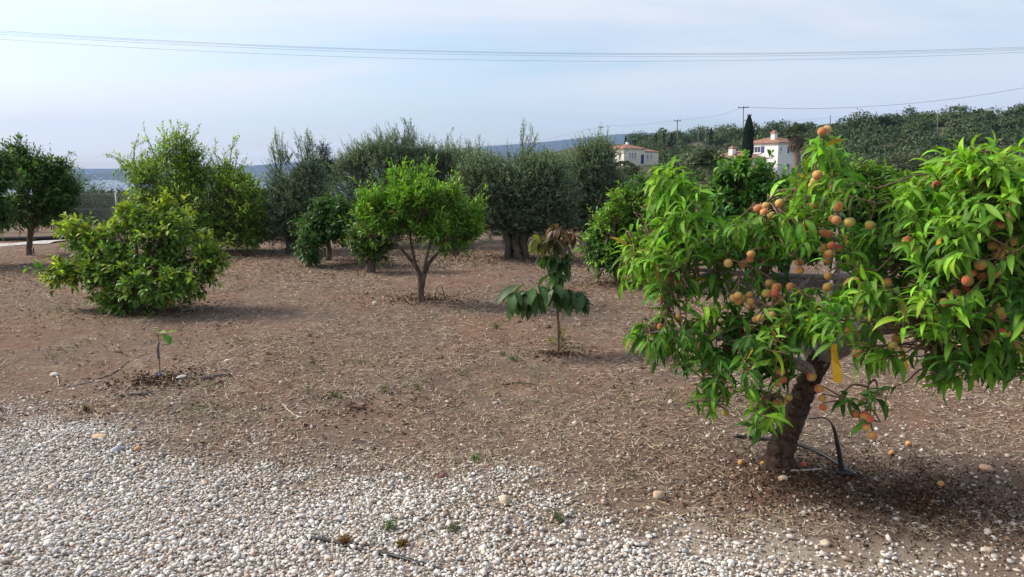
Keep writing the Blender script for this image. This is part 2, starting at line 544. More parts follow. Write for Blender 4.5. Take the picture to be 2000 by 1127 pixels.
# ------------------------------------------------------------------ gravel, straw and litter
rs = np.random.RandomState(11)
bpx = np.array([-500, 0, 150, 300, 450, 600, 750, 900, 1050, 1200, 1350, 1500, 1650, 1800, 2000, 2300])
bpy_ = np.array([785, 810, 828, 848, 870, 890, 908, 922, 932, 950, 972, 995, 1015, 1038, 1068, 1115])
BP = np.array([W(a, b_, GY(b_))[:2] for a, b_ in zip(bpx, bpy_)])
BP = BP[np.argsort(BP[:, 0])]
def gravel_s(x, y):
    """metres beyond the gravel edge (negative inside)"""
    yb = np.interp(x, BP[:, 0], BP[:, 1])
    return y - yb + (noise2(x, y, 1.6, 21) - .5) * .95 + (noise2(x, y, 5.0, 22) - .5) * .5
gfac = sstep(.15, -.75, gravel_s(gx, gy)) * (gy < 7)
GC = np.repeat(gfac.reshape(-1, 1), 3, 1)
link('ground', mesh_data('ground', np.stack([gx, gy, gz], -1).reshape(-1, 3), gf, GC, True, soil_mat()), kind='structure')
t0 = (1 + 5 ** .5) / 2
ICO = np.array([[-1, t0, 0], [1, t0, 0], [-1, -t0, 0], [1, -t0, 0], [0, -1, t0], [0, 1, t0], [0, -1, -t0], [0, 1, -t0], [t0, 0, -1], [t0, 0, 1], [-t0, 0, -1], [-t0, 0, 1]]) / math.sqrt(1 + t0 * t0)
ICOF = np.array([[0, 11, 5], [0, 5, 1], [0, 1, 7], [0, 7, 10], [0, 10, 11], [1, 5, 9], [5, 11, 4], [11, 10, 2], [10, 7, 6], [7, 1, 8],
                 [3, 9, 4], [3, 4, 2], [3, 2, 6], [3, 6, 8], [3, 8, 9], [4, 9, 5], [2, 4, 11], [6, 2, 10], [8, 6, 7], [9, 8, 1]])
def rand_rot(n, rs, flat=.5):
    yaw = rs.uniform(0, 2 * math.pi, n)
    X = np.stack([np.cos(yaw), np.sin(yaw), rs.normal(0, flat * .5, n)], -1)
    up = np.stack([rs.normal(0, flat, n), rs.normal(0, flat, n), np.ones(n)], -1)
    return frames(X, up)
cell = .0135
xs = np.arange(-4.6, 4.0, cell); ys = np.arange(1.9, 5.6, cell)
PX, PY = np.meshgrid(xs, ys)
px_ = (PX + rs.uniform(-.5, .5, PX.shape) * cell).ravel(); py_ = (PY + rs.uniform(-.5, .5, PX.shape) * cell).ravel()
inview = np.abs(px_) < (py_ * .70 + .25)
px_, py_ = px_[inview], py_[inview]
s = gravel_s(px_, py_)
patch = noise2(px_, py_, 2.3, 31)
bare = sstep(.60, .74, noise2(px_, py_, 1.3, 33)) * sstep(-.9, .3, px_)      # soil showing through on the right
thin = sstep(-.8, .6, px_)
lo = -.75 - .55 * thin
edge = 1 - sstep(0, 1, (s - lo) / (.95 - lo))
dens = np.clip(edge ** 1.7 * (1 + 1.4 * (patch - .5) * (1 - edge)) , 0, 1) * (1 - .6 * bare)
dens = np.maximum(dens, np.where(s < 1.2, .045, .015) * (.4 + 1.2 * patch))
keep = rs.uniform(0, 1, len(px_)) < dens
# sparse pebbles farther out
nfar = 5200
fy = 3.0 + 11.0 * rs.uniform(0, 1, nfar) ** 1.6; fx = rs.uniform(-.75, .75, nfar) * fy
okf = noise2(fx, fy, 1.1, 41) > .42
gx_ = np.concatenate([px_[keep], fx[okf]]); gy_ = np.concatenate([py_[keep], fy[okf]])
n = len(gx_)
rad = np.exp(rs.normal(math.log(.0070), .36, n)); rad = np.clip(rad, .0032, .018)
ins = gravel_s(gx_, gy_) < -.2
pos = np.stack([gx_, gy_, zg(gx_, gy_) + rad * .30 + np.where(ins, rs.uniform(0, .012, n), 0)], -1)
bases = np.array([[.64, .60, .55], [.74, .71, .67], [.53, .49, .44], [.48, .375, .29], [.47, .455, .445], [.60, .50, .42], [.32, .22, .16]])
pk = rs.choice(len(bases), n, p=[.30, .24, .17, .08, .08, .10, .03])
pc = bases[pk] * rs.uniform(.75, 1.1, (n, 1))
dirty = np.where(ins, 0, .35)[:, None]
pc = pc * (1 - dirty) + np.array([.33, .22, .16]) * dirty
ICOJ = [ICO * (1 + rs.normal(0, .16, (12, 1))) for _ in range(8)]
bag = Bag()
var = rs.randint(0, 8, n)
Rm = rand_rot(n, rs, .55)
OCT = np.array([[1, 0, 0], [-1, 0, 0], [0, 1, 0], [0, -1, 0], [0, 0, 1], [0, 0, -1.]]) * 1.12
OCTF = np.array([[0, 2, 4], [2, 1, 4], [1, 3, 4], [3, 0, 4], [2, 0, 5], [1, 2, 5], [3, 1, 5], [0, 3, 5]])
OCTJ = [OCT * (1 + rs.normal(0, .14, (6, 1))) for _ in range(8)]
small = (pos[:, 1] > 3.4) | (rad < .0068)
for v_ in range(16):
    k = (var == v_ % 8) & (small if v_ >= 8 else ~small)
    V, fs, C = scatter(ICOJ[v_] if v_ < 8 else OCTJ[v_ - 8], ICOF if v_ < 8 else OCTF, pos[k], Rm[k], rad[k] * rs.uniform(.95, 1.5, k.sum()), rad[k] * rs.uniform(.8, 1.1, k.sum()), rad[k] * rs.uniform(.45, .72, k.sum()), pc[k])
    bag.add(V, fs, C)
link('gravel', bag.data('gravel', attr_mat('pebble', .75, .35, .25, 260.), True), kind='stuff',
     label='cream and white pebble gravel spilling thinly onto the bare soil', category='gravel')

# clods of earth
n = 7000
cy_ = 3.0 + 10 * rs.uniform(0, 1, n) ** 1.4; cx_ = rs.uniform(-.76, .76, n) * cy_
k_ = (noise2(cx_, cy_, 1.2, 81) > .40) & (gravel_s(cx_, cy_) > -.3)
cx_, cy_ = cx_[k_], cy_[k_]; n = len(cx_)
cr = np.exp(rs.normal(math.log(.0085), .45, n))
cc = np.array([[.20, .118, .080], [.15, .10, .075], [.25, .165, .12]])[rs.randint(0, 3, n)] * rs.uniform(.7, 1.15, (n, 1))
V, fs, C = scatter(OCTJ[2], OCTF, np.stack([cx_, cy_, zg(cx_, cy_) + cr * .15], -1), rand_rot(n, rs, .6), cr * 1.3, cr, cr * .8, cc)
link('soil_clods', Bag().add(V, fs, C).data('soil_clods', attr_mat('clod', .95, .1, .5, 120.)), kind='stuff',
     label='small crumbs and clods of reddish brown earth', category='soil')

# dry straw lying on the soil
n = 165000
sy = 3.1 + 12.5 * rs.uniform(0, 1, n) ** 1.35; sx = rs.uniform(-.76, .76, n) * sy
sg = gravel_s(sx, sy)
pat = noise2(sx, sy, .9, 51) * .6 + noise2(sx, sy, 3.2, 52) * .4
mc_ = W(1700, 955, GY(955)); shade_mask = sstep(1.25, .45, np.hypot((sx - mc_[0]) / 1.15, (sy - mc_[1]) / .55))  # straw thinned where dark litter colours stand for the peach tree's shadow
keep = (rs.uniform(0, 1, n) < np.where(sg < -.3, .06, .25 + .75 * sstep(.34, .58, pat)) * (1 - .93 * shade_mask))
sx, sy = sx[keep], sy[keep]; n = len(sx)
L = rs.uniform(.02, .06, n) * (1 + .45 * sstep(4, 8, sy)); wd = rs.uniform(.0012, .0030, n) * (1 + sy * .2)
yaw = rs.uniform(0, 6.283, n)
D = np.stack([np.cos(yaw), np.sin(yaw), rs.normal(.10, .16, n)], -1)
up = np.stack([rs.normal(0, .5, n), rs.normal(0, .5, n), np.ones(n)], -1)
pos = np.stack([sx, sy, zg(sx, sy) + rs.uniform(.002, .012, n)], -1)
BL = np.array([[0, -.5, 0], [0, .5, 0], [1, -.2, .05], [1, .2, .05]])
BLF = np.array([[0, 2, 3, 1]])
cb = np.array([[.50, .40, .28], [.40, .31, .215], [.27, .205, .15], [.085, .06, .048], [.44, .385, .31]])
cc = cb[rs.choice(5, n, p=[.24, .24, .20, .18, .14])] * rs.uniform(.7, 1.15, (n, 1))
V, fs, C = scatter(BL, BLF, pos, frames(D, up), L, wd, L, cc)
link('dry_straw', Bag().add(V, fs, C).data('dry_straw', attr_mat('straw', .85, .2)), kind='stuff',
     label='dry straw and cut grass littering the orchard soil', category='straw')

n = 22000
sy = 4.6 + 6.5 * rs.uniform(0, 1, n); sx = rs.uniform(-.7, .7, n) * sy
k_ = (noise2(sx, sy, 1.4, 71) > .55) & (noise2(sx, sy, 6.0, 72) > .5) & (gravel_s(sx, sy) > .4)
sx, sy = sx[k_], sy[k_]; n = len(sx)
yaw = rs.uniform(0, 6.283, n)
D = np.stack([np.cos(yaw), np.sin(yaw), rs.uniform(.3, 1.6, n)], -1)
L = rs.uniform(.025, .06, n)
cc = np.array([[.15, .20, .07]]) * np.exp(rs.normal(0, .25, (n, 1)))
V, fs, C = scatter(BL, BLF, np.stack([sx, sy, zg(sx, sy)], -1), frames(D, rs.normal(0, 1, (n, 3)) + (0, 0, .3)), L, L * .11, L, cc)
link('sparse_grass', Bag().add(V, fs, C).data('sparse_grass', attr_mat('grass_blade', .7, .25)), kind='stuff',
     label='thin green grass sprouting in patches on the soil', category='grass')

# fallen dead leaves, thick below the trees; their dark colours also paint in shade
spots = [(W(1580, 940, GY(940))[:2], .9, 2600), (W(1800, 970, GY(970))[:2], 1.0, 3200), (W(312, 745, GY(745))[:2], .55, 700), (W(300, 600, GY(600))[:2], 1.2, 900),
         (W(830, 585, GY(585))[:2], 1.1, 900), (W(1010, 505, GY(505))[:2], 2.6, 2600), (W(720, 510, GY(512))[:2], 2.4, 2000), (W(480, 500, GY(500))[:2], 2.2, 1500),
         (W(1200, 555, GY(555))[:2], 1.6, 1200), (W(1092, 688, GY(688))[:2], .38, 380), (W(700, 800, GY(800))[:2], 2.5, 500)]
LP = []
for c, r_, n_ in spots:
    rr = np.abs(rs.normal(0, .5, n_)) * r_; th = rs.uniform(0, 6.283, n_)
    LP.append(np.stack([c[0] + rr * np.cos(th), c[1] + rr * np.sin(th) * .8], -1))
LP = np.concatenate(LP); n = len(LP)
pos = np.stack([LP[:, 0], LP[:, 1], zg(LP[:, 0], LP[:, 1]) + rs.uniform(.004, .02, n)], -1)
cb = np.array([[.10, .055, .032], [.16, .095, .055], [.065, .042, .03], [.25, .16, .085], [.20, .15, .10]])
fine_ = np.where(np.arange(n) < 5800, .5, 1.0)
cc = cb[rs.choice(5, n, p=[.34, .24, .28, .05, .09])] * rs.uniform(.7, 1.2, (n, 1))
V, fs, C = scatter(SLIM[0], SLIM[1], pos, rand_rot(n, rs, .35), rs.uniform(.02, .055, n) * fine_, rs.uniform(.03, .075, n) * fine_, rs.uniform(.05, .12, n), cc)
link('leaf_litter_shade', Bag().add(V, fs, C).data('leaf_litter_shade', attr_mat('dead_leaf_shade', .8, .2)), kind='stuff',
     label='brown dead leaves lying thick below the trees, coloured dark for the shade there', category='leaf litter')

# ------------------------------------------------------------------ tree machinery
def sph(rs, n):
    v = rs.normal(0, 1, (n, 3)); return v / np.linalg.norm(v, axis=1)[:, None]
def shoots_in_blobs(rs, blobs, Y, n, gap=.38, gscale=3.0, inner=.45, seed=1, reach=0.0):
    """shoot bases spread through ellipsoids given as (px, py, rx, ry, dY) in photo pixels at distance Y+dY"""
    Cn, Rd = [], []
    for b_ in blobs:
        yb = Y + (b_[4] if len(b_) > 4 else 0)
        k = yb / F
        c = W(b_[0], b_[1], yb)
        rx, rz = b_[2] * k, b_[3] * k
        rx, rz = max(rx - reach, .55 * rx), max(rz - reach, .55 * rz)
        c = c - np.array([0, 0, reach * .45])
        Cn.append(c); Rd.append((rx, (rx + rz) * .5, rz))
    Cn = np.array(Cn); Rd = np.array(Rd)
    w = (Rd[:, 0] * Rd[:, 2]) ** 1.0; w = w / w.sum()
    k = rs.choice(len(blobs), int(n * 1.9), p=w)
    d = sph(rs, len(k))
    r = inner + (1 - inner) * rs.uniform(0, 1, len(k)) ** .5
    P = Cn[k] + d * Rd[k] * r[:, None]
    ok = vnoise(P, gscale, seed) > gap - .25 * (r < .7)
    P, d, k, r = P[ok][:n], d[ok][:n], k[ok][:n], r[ok][:n]
    return P, d, Cn[k], r
def leafy(rs, B, D, L, m, tmpl, llen, lwid, spread=.9, droop=.25, old=(.05, .1, .03), new=(.1, .2, .03), newness=None, cvar=.22, t0=.1, curl=.0, tmin=0.0):
    """leaves along shoots; returns pos, frames, sx, sy, colours"""
    n = len(B)
    t = (np.arange(m)[None] + rs.uniform(0, 1, (n, m))) / m
    t = t0 + (1 - t0) * t
    Dn = D / np.linalg.norm(D, axis=1)[:, None]
    ref = np.where(np.abs(Dn[:, 2:3]) < .9, np.array([[0, 0, 1.]]), np.array([[1., 0, 0]]))
    U = np.cross(Dn, ref); U /= np.linalg.norm(U, axis=1)[:, None]
    Vv = np.cross(Dn, U)
    ph = np.arange(m)[None] * 2.39996 + rs.uniform(0, 6.28, (n, 1)) + rs.normal(0, .3, (n, m))
    rad = np.cos(ph)[..., None] * U[:, None] + np.sin(ph)[..., None] * Vv[:, None]
    sp_ = spread * (1.15 - .55 * t)[..., None]
    ld = Dn[:, None] * (1 - .35 * spread) + rad * sp_ + rs.normal(0, .12, (n, m, 3))
    ld[..., 2] -= droop
    pos = B[:, None] + D[:, None] * (L[:, None] * t)[..., None]
    pos[..., 2] -= curl * (L[:, None] * t ** 2)
    up = np.array([0, 0, 1.]) + rs.normal(0, .35, (n, m, 3)) + Dn[:, None] * .35
    nw = np.zeros(n) if newness is None else newness
    w = np.clip(nw[:, None] * (.35 + .9 * t), 0, 1)[..., None]
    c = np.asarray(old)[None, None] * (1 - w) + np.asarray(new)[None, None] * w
    c = c * np.exp(rs.normal(0, cvar, (n, m, 1))) * (1 + rs.normal(0, .10, (n, m, 3)) * np.array([1., .5, .6]))
    tired = rs.uniform(0, 1, (n, m)) < .018
    c[tired] = np.array([.26, .19, .05]) * rs.uniform(.5, 1.2, (tired.sum(), 1))
    sz = llen * rs.uniform(.5, 1.2, (n, m)) * (1.05 - .35 * t ** 3)
    return pos.reshape(-1, 3), frames(ld.reshape(-1, 3), up.reshape(-1, 3)), sz.ravel(), (sz * lwid / llen).ravel(), np.clip(c.reshape(-1, 3), .004, .9)

def emit_leaves(root, rs, pos, Fm, sx, sy, c, tmpls, material, nparts=0, origin=(0, 0, 0), crown='crown', wnorm=1.0, vis=None, hues=6):
    """bake leaves into one crown; the nparts nearest become leaves of their own"""
    origin = np.asarray(origin, float)
    rest = np.ones(len(pos), bool)
    if not isinstance(tmpls[0], (tuple, list)): tmpls = [tmpls]
    var = rs.randint(0, len(tmpls), len(pos))
    if nparts:
        sc_ = np.linalg.norm(pos - np.array([0, 0, CH]), axis=1) / sx if vis is None else vis
        idx = np.argsort(sc_)[:nparts]
        rest[idx] = False
        lum = c[idx].sum(1); q = np.argsort(np.argsort(lum)) * hues // max(len(idx), 1)
        cache = {}
        for a_, i in enumerate(idx):
            key = (var[i], q[a_])
            if key not in cache:
                T, tf, sh = tmpls[var[i]]
                mc = c[idx[(q == q[a_])]].mean(0)
                cache[key] = mesh_data('leaf', T, tf, mc[None] * sh[:, None], True, material)
            o = bpy.data.objects.new('leaf', cache[key])
            col.objects.link(o); o.parent = root
            M = Matrix.Identity(4)
            A = Fm[i] * np.array([sx[i], sy[i] * wnorm, sx[i]])
            for r_ in range(3):
                for c_ in range(3): M[r_][c_] = float(A[r_, c_])
                M[r_][3] = float(pos[i][r_] - origin[r_])
            o.matrix_basis = M
    bag = Bag()
    for k, (T, tf, sh) in enumerate(tmpls):
        s_ = rest & (var == k)
        if not s_.any(): continue
        V, fs, C = scatter(T, tf, pos[s_], Fm[s_], sx[s_], sy[s_] * wnorm, sx[s_], c[s_], sh)
        bag.add(V - origin, fs, C)
    return link(crown, bag.data(crown, material, True), root, kind='stuff')

def limb_net(rs, trunk_top, targets, r0, r1=.006, sag=0.0, mid=.5):
    """curved limbs from a fork to points in the crown"""
    bag = Bag()
    for q in targets:
        a = np.asarray(trunk_top); q = np.asarray(q)
        d = q - a
        m_ = a + d * mid + np.array([rs.normal(0, .06), rs.normal(0, .06), .10 + sag]) * np.linalg.norm(d)
        V, fs = tube([a, m_, q], [r0, r0 * .6, r1], 6, 6, rs, .25)
        bag.add(V, fs)
    return bag

def tree(name, label, base, Y, blobs, n, m, slen, tmpl, llen, lwid, old, new, newf=.5, group=None, trunk=None, rtrunk=.05, mat_leaf=None, mat_bark=None,
         up=.4, out=.7, droop=.2, gap=.38, gscale=3.0, inner=.45, seed=1, nparts=0, sprouts=(), nlimb=14, fork=None, spread=.9, jit=.35, topnew=True, wnorm=2.0, cat='tree', cvar=.22, flare=1.35, stickf=1.0):
    rs = np.random.RandomState(seed)
    base = np.asarray(base, float)
    root = thing(name, label, cat, base, group)
    P, d, cen, r = shoots_in_blobs(rs, blobs, Y, n, gap, gscale, inner, seed, slen * .55)
    n = len(P)
    D = d * out + np.array([0, 0, up]) + rs.normal(0, jit, (n, 3))
    D /= np.linalg.norm(D, axis=1)[:, None]
    L = slen * np.clip(np.exp(rs.normal(-.12, .40, n)), .4, 2.0)
    if sprouts:
        SB, SD, SL = [], [], []
        for (x0, y0, x1, y1, dy, cnt) in sprouts:
            a = W(x0, y0, Y + dy); b_ = W(x1, y1, Y + dy)
            for c_ in range(cnt):
                f_ = c_ / max(cnt - 1, 1)
                p = a + (b_ - a) * f_ * .82 + rs.normal(0, .035, 3)
                dv = (b_ - a) / np.linalg.norm(b_ - a) + rs.normal(0, .28, 3)
                SB.append(p); SD.append(dv / np.linalg.norm(dv)); SL.append(slen * rs.uniform(.6, 1.1))
        P = np.vstack([P, SB]); D = np.vstack([D, SD]); L = np.concatenate([L, SL])
        r = np.concatenate([r, np.ones(len(SB))]); cen = np.vstack([cen, SB])
        d = np.vstack([d, np.tile([[0, 0, 1.]], (len(SB), 1))])
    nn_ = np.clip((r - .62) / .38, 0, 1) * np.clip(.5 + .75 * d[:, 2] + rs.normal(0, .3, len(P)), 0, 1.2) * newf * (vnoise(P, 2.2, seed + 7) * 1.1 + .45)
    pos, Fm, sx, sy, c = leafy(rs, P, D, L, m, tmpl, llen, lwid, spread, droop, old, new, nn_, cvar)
    gz_ = zg(pos[:, 0], pos[:, 1])
    ok = pos[:, 2] > gz_ + .03
    pos, Fm, sx, sy, c = pos[ok], Fm[ok], sx[ok], sy[ok], c[ok]
    emit_leaves(root, rs, pos, Fm, sx, sy, c, tmpl, mat_leaf or M_CITRUS, nparts, base, wnorm=wnorm)
    mb = mat_bark or M_BARK
    # wood
    if trunk is None:
        fk = base + np.array([0, 0, .35]) if fork is None else np.asarray(fork, float)
        trunk = [([base - np.array([0, 0, .06]), base * .5 + fk * .5 + rs.normal(0, .02, 3), fk], [rtrunk * flare, rtrunk, rtrunk * .8])]
    bag = Bag()
    for pts, rd in trunk:
        V, fs = tube(pts, rd, 12, 6, rs, .08, .06)
        bag.add(V - base, fs)
    link('trunk', bag.data('trunk', mb, True), root)
    tops = np.array([pts[-1] for pts, rd in trunk])
    pick = rs.choice(len(P), min(nlimb, len(P)), replace=False)
    bag = Bag()
    for i in pick:
        tp = tops[np.argmin(np.linalg.norm(tops - P[i], axis=1))]
        dv = P[i] - tp
        mid_ = tp + dv * .5 + np.array([rs.normal(0, .05), rs.normal(0, .05), .08]) * np.linalg.norm(dv)
        V, fs = tube([tp, mid_, P[i]], [rtrunk * .55, rtrunk * .32, .005], 6, 5, rs, .3)
        bag.add(V - base, fs)
    ks = rs.uniform(0, 1, len(P)) < stickf
    A = (P - D * (slen * .35))[ks]; V, f = sticks(A, (P + D * L[:, None] * .9)[ks], .0045, .0018)
    bag.add(V - base, f)
    for (x0, y0, x1, y1, dy, cnt) in sprouts:
        V, fs = tube([W(x0, y0 + 25, Y + dy), W(x0, y0, Y + dy), W(x1, y1, Y + dy)], [.012, .009, .003], 5, 3)
        bag.add(V - base, fs)
    link('branches', bag.data('branches', mb, True), root, kind='stuff')
    return root

# ------------------------------------------------------------------ orchard trees
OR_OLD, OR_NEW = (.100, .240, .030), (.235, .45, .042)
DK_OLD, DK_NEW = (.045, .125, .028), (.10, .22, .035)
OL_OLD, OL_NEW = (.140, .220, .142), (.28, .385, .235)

# bright green orange tree
b0 = G(823, 591)
Yo = b0[1]
stems = [([b0 - (0, 0, .05), W(821, 565, Yo), W(818, 530, Yo - .02), W(800, 505, Yo - .1), W(768, 470, Yo - .2)], [.052, .040, .028, .022, .012]),
         ([W(824, 560, Yo), W(829, 535, Yo), W(845, 505, Yo + .1), W(878, 478, Yo + .1)], [.036, .028, .022, .012]),
         ([W(820, 545, Yo), W(812, 520, Yo + .1), W(806, 490, Yo + .1), W(800, 450, Yo)], [.028, .022, .018, .010]),
         ([W(829, 533, Yo), W(833, 505, Yo - .1), W(842, 470, Yo - .1), W(850, 440, Yo)], [.024, .02, .016, .010]),
         ([W(815, 525, Yo), W(795, 500, Yo + .2), W(775, 480, Yo + .2)], [.02, .016, .010])]
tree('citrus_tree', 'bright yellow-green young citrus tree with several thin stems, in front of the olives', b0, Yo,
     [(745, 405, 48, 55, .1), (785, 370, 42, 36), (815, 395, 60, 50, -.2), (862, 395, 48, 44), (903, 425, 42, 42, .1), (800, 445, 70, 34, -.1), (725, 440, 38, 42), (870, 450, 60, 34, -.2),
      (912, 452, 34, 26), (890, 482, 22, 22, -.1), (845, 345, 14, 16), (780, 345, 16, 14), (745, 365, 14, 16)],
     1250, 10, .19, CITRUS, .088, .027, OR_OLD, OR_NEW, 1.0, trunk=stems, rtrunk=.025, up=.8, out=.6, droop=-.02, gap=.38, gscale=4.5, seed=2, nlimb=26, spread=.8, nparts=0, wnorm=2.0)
# second small citrus behind it, to the left
b1 = G(722, 531)
tree('citrus_tree', 'low citrus with short thick trunk, half hidden behind the bright green citrus', b1, b1[1],
     [(720, 465, 42, 34), (752, 450, 34, 36), (700, 470, 26, 18), (735, 495, 30, 14)], 620, 10, .16, CIT4, .08, .028, (.06, .13, .02), (.13, .23, .03), .9,
     trunk=[([b1 - (0, 0, .05), W(724, 512, b1[1]), W(730, 492, b1[1])], [.085, .07, .06])], rtrunk=.06, up=.45, gap=.3, gscale=4.5, seed=3)
# dark citrus left of it
b2 = G(640, 508)
tree('citrus_tree', 'dark glossy green citrus between the olive and the bright green citrus', b2, b2[1] - .6,
     [(650, 425, 44, 40), (617, 440, 34, 40), (605, 478, 22, 34, -.3), (675, 440, 24, 34), (640, 400, 34, 16)], 900, 10, .16, CIT4, .09, .036, DK_OLD, DK_NEW, .5,
     rtrunk=.05, fork=W(640, 470, b2[1]), up=.2, gap=.3, gscale=3.5, seed=4)
# big tree on the left
b3 = G(395, 492)
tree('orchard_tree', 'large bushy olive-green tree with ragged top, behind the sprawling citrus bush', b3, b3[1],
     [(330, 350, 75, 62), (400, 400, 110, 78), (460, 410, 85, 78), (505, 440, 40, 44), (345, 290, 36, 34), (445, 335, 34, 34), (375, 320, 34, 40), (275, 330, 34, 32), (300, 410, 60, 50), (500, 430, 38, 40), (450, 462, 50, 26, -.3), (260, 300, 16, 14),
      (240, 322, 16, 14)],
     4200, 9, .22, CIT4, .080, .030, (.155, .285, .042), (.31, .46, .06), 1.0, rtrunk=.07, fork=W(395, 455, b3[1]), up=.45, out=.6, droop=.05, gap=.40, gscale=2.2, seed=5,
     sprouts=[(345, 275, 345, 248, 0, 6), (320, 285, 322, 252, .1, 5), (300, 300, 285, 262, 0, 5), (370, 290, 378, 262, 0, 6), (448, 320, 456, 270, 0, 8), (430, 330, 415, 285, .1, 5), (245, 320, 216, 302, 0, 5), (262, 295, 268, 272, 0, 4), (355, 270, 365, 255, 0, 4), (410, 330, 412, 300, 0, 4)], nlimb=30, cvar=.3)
# trees at the left edge
b4 = G(55, 497)
Y4 = b4[1]
tree('citrus_tree', 'small dark green tree with clean single trunk near the left edge', b4, Y4,
     [(80, 365, 66, 56), (40, 330, 36, 40), (100, 325, 40, 22), (60, 405, 62, 32), (118, 375, 28, 40), (25, 300, 22, 26)], 1500, 10, .2, CIT4, .10, .033, (.060, .140, .034), (.11, .22, .042), .7,
     trunk=[([b4 - (0, 0, .05), W(58, 470, Y4), W(60, 447, Y4)], [.055, .046, .045]), ([W(60, 449, Y4), W(48, 437, Y4), W(30, 420, Y4)], [.04, .03, .015]), ([W(60, 449, Y4), W(70, 435, Y4 - .1), W(85, 405, Y4)], [.04, .03, .015])],
     rtrunk=.04, up=.3, droop=.05, gap=.33, gscale=2.6, seed=6, sprouts=[(110, 320, 135, 305, 0, 5), (30, 300, 42, 272, 0, 5), (70, 320, 72, 300, 0, 4)])
b5 = G(-62, 520)
tree('citrus_tree', 'dark leafy tree cut off by the left edge of the picture', b5, b5[1],
     [(-50, 370, 66, 80), (-5, 315, 30, 34), (-8, 405, 30, 40), (-70, 430, 60, 40)], 900, 10, .2, CIT4, .12, .05, (.055, .130, .034), (.11, .22, .04), .7, rtrunk=.07, fork=W(-60, 460, b5[1]), up=.2, gap=.3, gscale=2.6, seed=7, wnorm=2.0)

# sprawling citrus bush
b6 = G(268, 612)
Y6 = b6[1] + .3
tree('citrus_bush', 'sprawling citrus bush with yellowing top leaves, low on the soil at left', b6, Y6,
     [(270, 485, 100, 66), (330, 450, 66, 56), (375, 500, 58, 58), (300, 540, 100, 60, -.3), (225, 545, 60, 54, -.2), (165, 462, 44, 32), (135, 450, 30, 22), (200, 485, 44, 30), (100, 528, 40, 26, -.1), (140, 530, 44, 24, -.1), (185, 525, 44, 30, -.1), (250, 420, 34, 22),
      (310, 418, 36, 28), (270, 588, 80, 28, -.3), (400, 555, 34, 32), (210, 585, 34, 20, -.2), (340, 592, 34, 22, -.2), (410, 500, 30, 34)],
     900, 9, .16, BROAD, .100, .042, (.095, .200, .032), (.31, .40, .045), .9, mat_leaf=leaf_mat('lemon_leaf', .36, .5, .3), up=.35, out=.65, droop=.12, gap=.42, gscale=3.0, seed=8, nparts=300, rtrunk=.045, fork=b6 + (0, 0.05, .3), nlimb=34, wnorm=2.0, cat='bush', cvar=.3, inner=.35,
     sprouts=[(185, 528, 75, 535, -.15, 20), (180, 530, 95, 515, -.1, 14), (195, 478, 120, 445, 0, 18), (190, 470, 150, 440, 0, 12), (270, 430, 238, 402, 0, 12), (320, 425, 322, 392, 0, 10), (395, 540, 425, 520, 0, 10), (160, 540, 120, 545, -.2, 8)])

# olives
def olive(label, px, py, blobs, n, seed, sprouts=(), trunk=None, rt=.12, Y=None, m=12):
    b_ = G(px, py)
    Yb = b_[1] if Y is None else Y
    return tree('olive_tree', label, b_, Yb, blobs, n, m, .26, SLIM, .062, .017, OL_OLD, OL_NEW, .75, group='olive trees along the back of the orchard', trunk=trunk, rtrunk=rt, mat_leaf=M_OLIVE, mat_bark=M_OLIVEBARK,
                up=.55, out=.5, droop=-.05, gap=.36, gscale=2.0, seed=seed, sprouts=sprouts, nlimb=24, spread=.75, fork=W(px, py - 60, Yb), wnorm=4.0, cvar=.25)
olive('grey-green olive with two tall tufts on top, left of the dark glossy citrus', 575, 492,
      [(575, 400, 62, 74), (545, 340, 32, 50), (603, 340, 34, 46), (545, 440, 40, 44), (620, 400, 40, 60), (560, 310, 20, 24), (600, 300, 20, 22)], 2500, 12,
      [(548, 315, 545, 262, 0, 16), (538, 320, 530, 280, 0, 8), (600, 310, 602, 265, 0, 16), (590, 310, 582, 270, .1, 10), (612, 315, 608, 272, 0, 9)])
olive('broad grey-green olive with spiky sprouts, behind the bright green citrus', 760, 488,
      [(740, 340, 80, 66), (810, 335, 70, 62), (690, 350, 56, 62), (850, 350, 60, 66), (780, 292, 70, 36), (720, 305, 46, 36), (760, 410, 100, 50), (880, 330, 50, 50)], 4400, 13,
      [(745, 290, 735, 258, 0, 8), (775, 285, 768, 250, .1, 8), (800, 285, 797, 238, 0, 14), (808, 288, 803, 245, .1, 12), (875, 300, 874, 262, 0, 5)], Y=GY(488) + .9)
bo = G(1008, 507); Yl = bo[1]
olt = [([bo - (0, 0, .1), W(1006, 490, Yl), W(1010, 470, Yl), W(1000, 445, Yl)], [.20, .125, .11, .10]),
       ([bo + (.14, -.05, -.1), W(1024, 488, Yl - .1), W(1024, 465, Yl - .1), W(1040, 440, Yl)], [.09, .075, .07, .06]),
       ([bo + (-.15, -.1, -.1), W(994, 488, Yl - .12), W(992, 468, Yl - .1), W(980, 440, Yl)], [.09, .07, .06, .055]),
       ([bo + (.05, -.2, -.1), W(1010, 490, Yl - .2), W(1006, 470, Yl - .15), W(1012, 445, Yl)], [.09, .07, .07, .06])]
olive('old olive with thick gnarled double trunk, behind the reddish sapling', 1008, 507,
      [(950, 375, 72, 66), (1020, 360, 80, 66), (1070, 385, 66, 66), (985, 425, 96, 46), (1060, 430, 82, 42), (930, 335, 54, 44), (1000, 325, 54, 38), (1060, 335, 54, 40), (905, 385, 38, 58)], 5000, 14,
      [(1020, 305, 1022, 250, 0, 14), (1033, 305, 1040, 258, 0, 10), (940, 320, 930, 282, 0, 4)], trunk=olt, rt=.2)
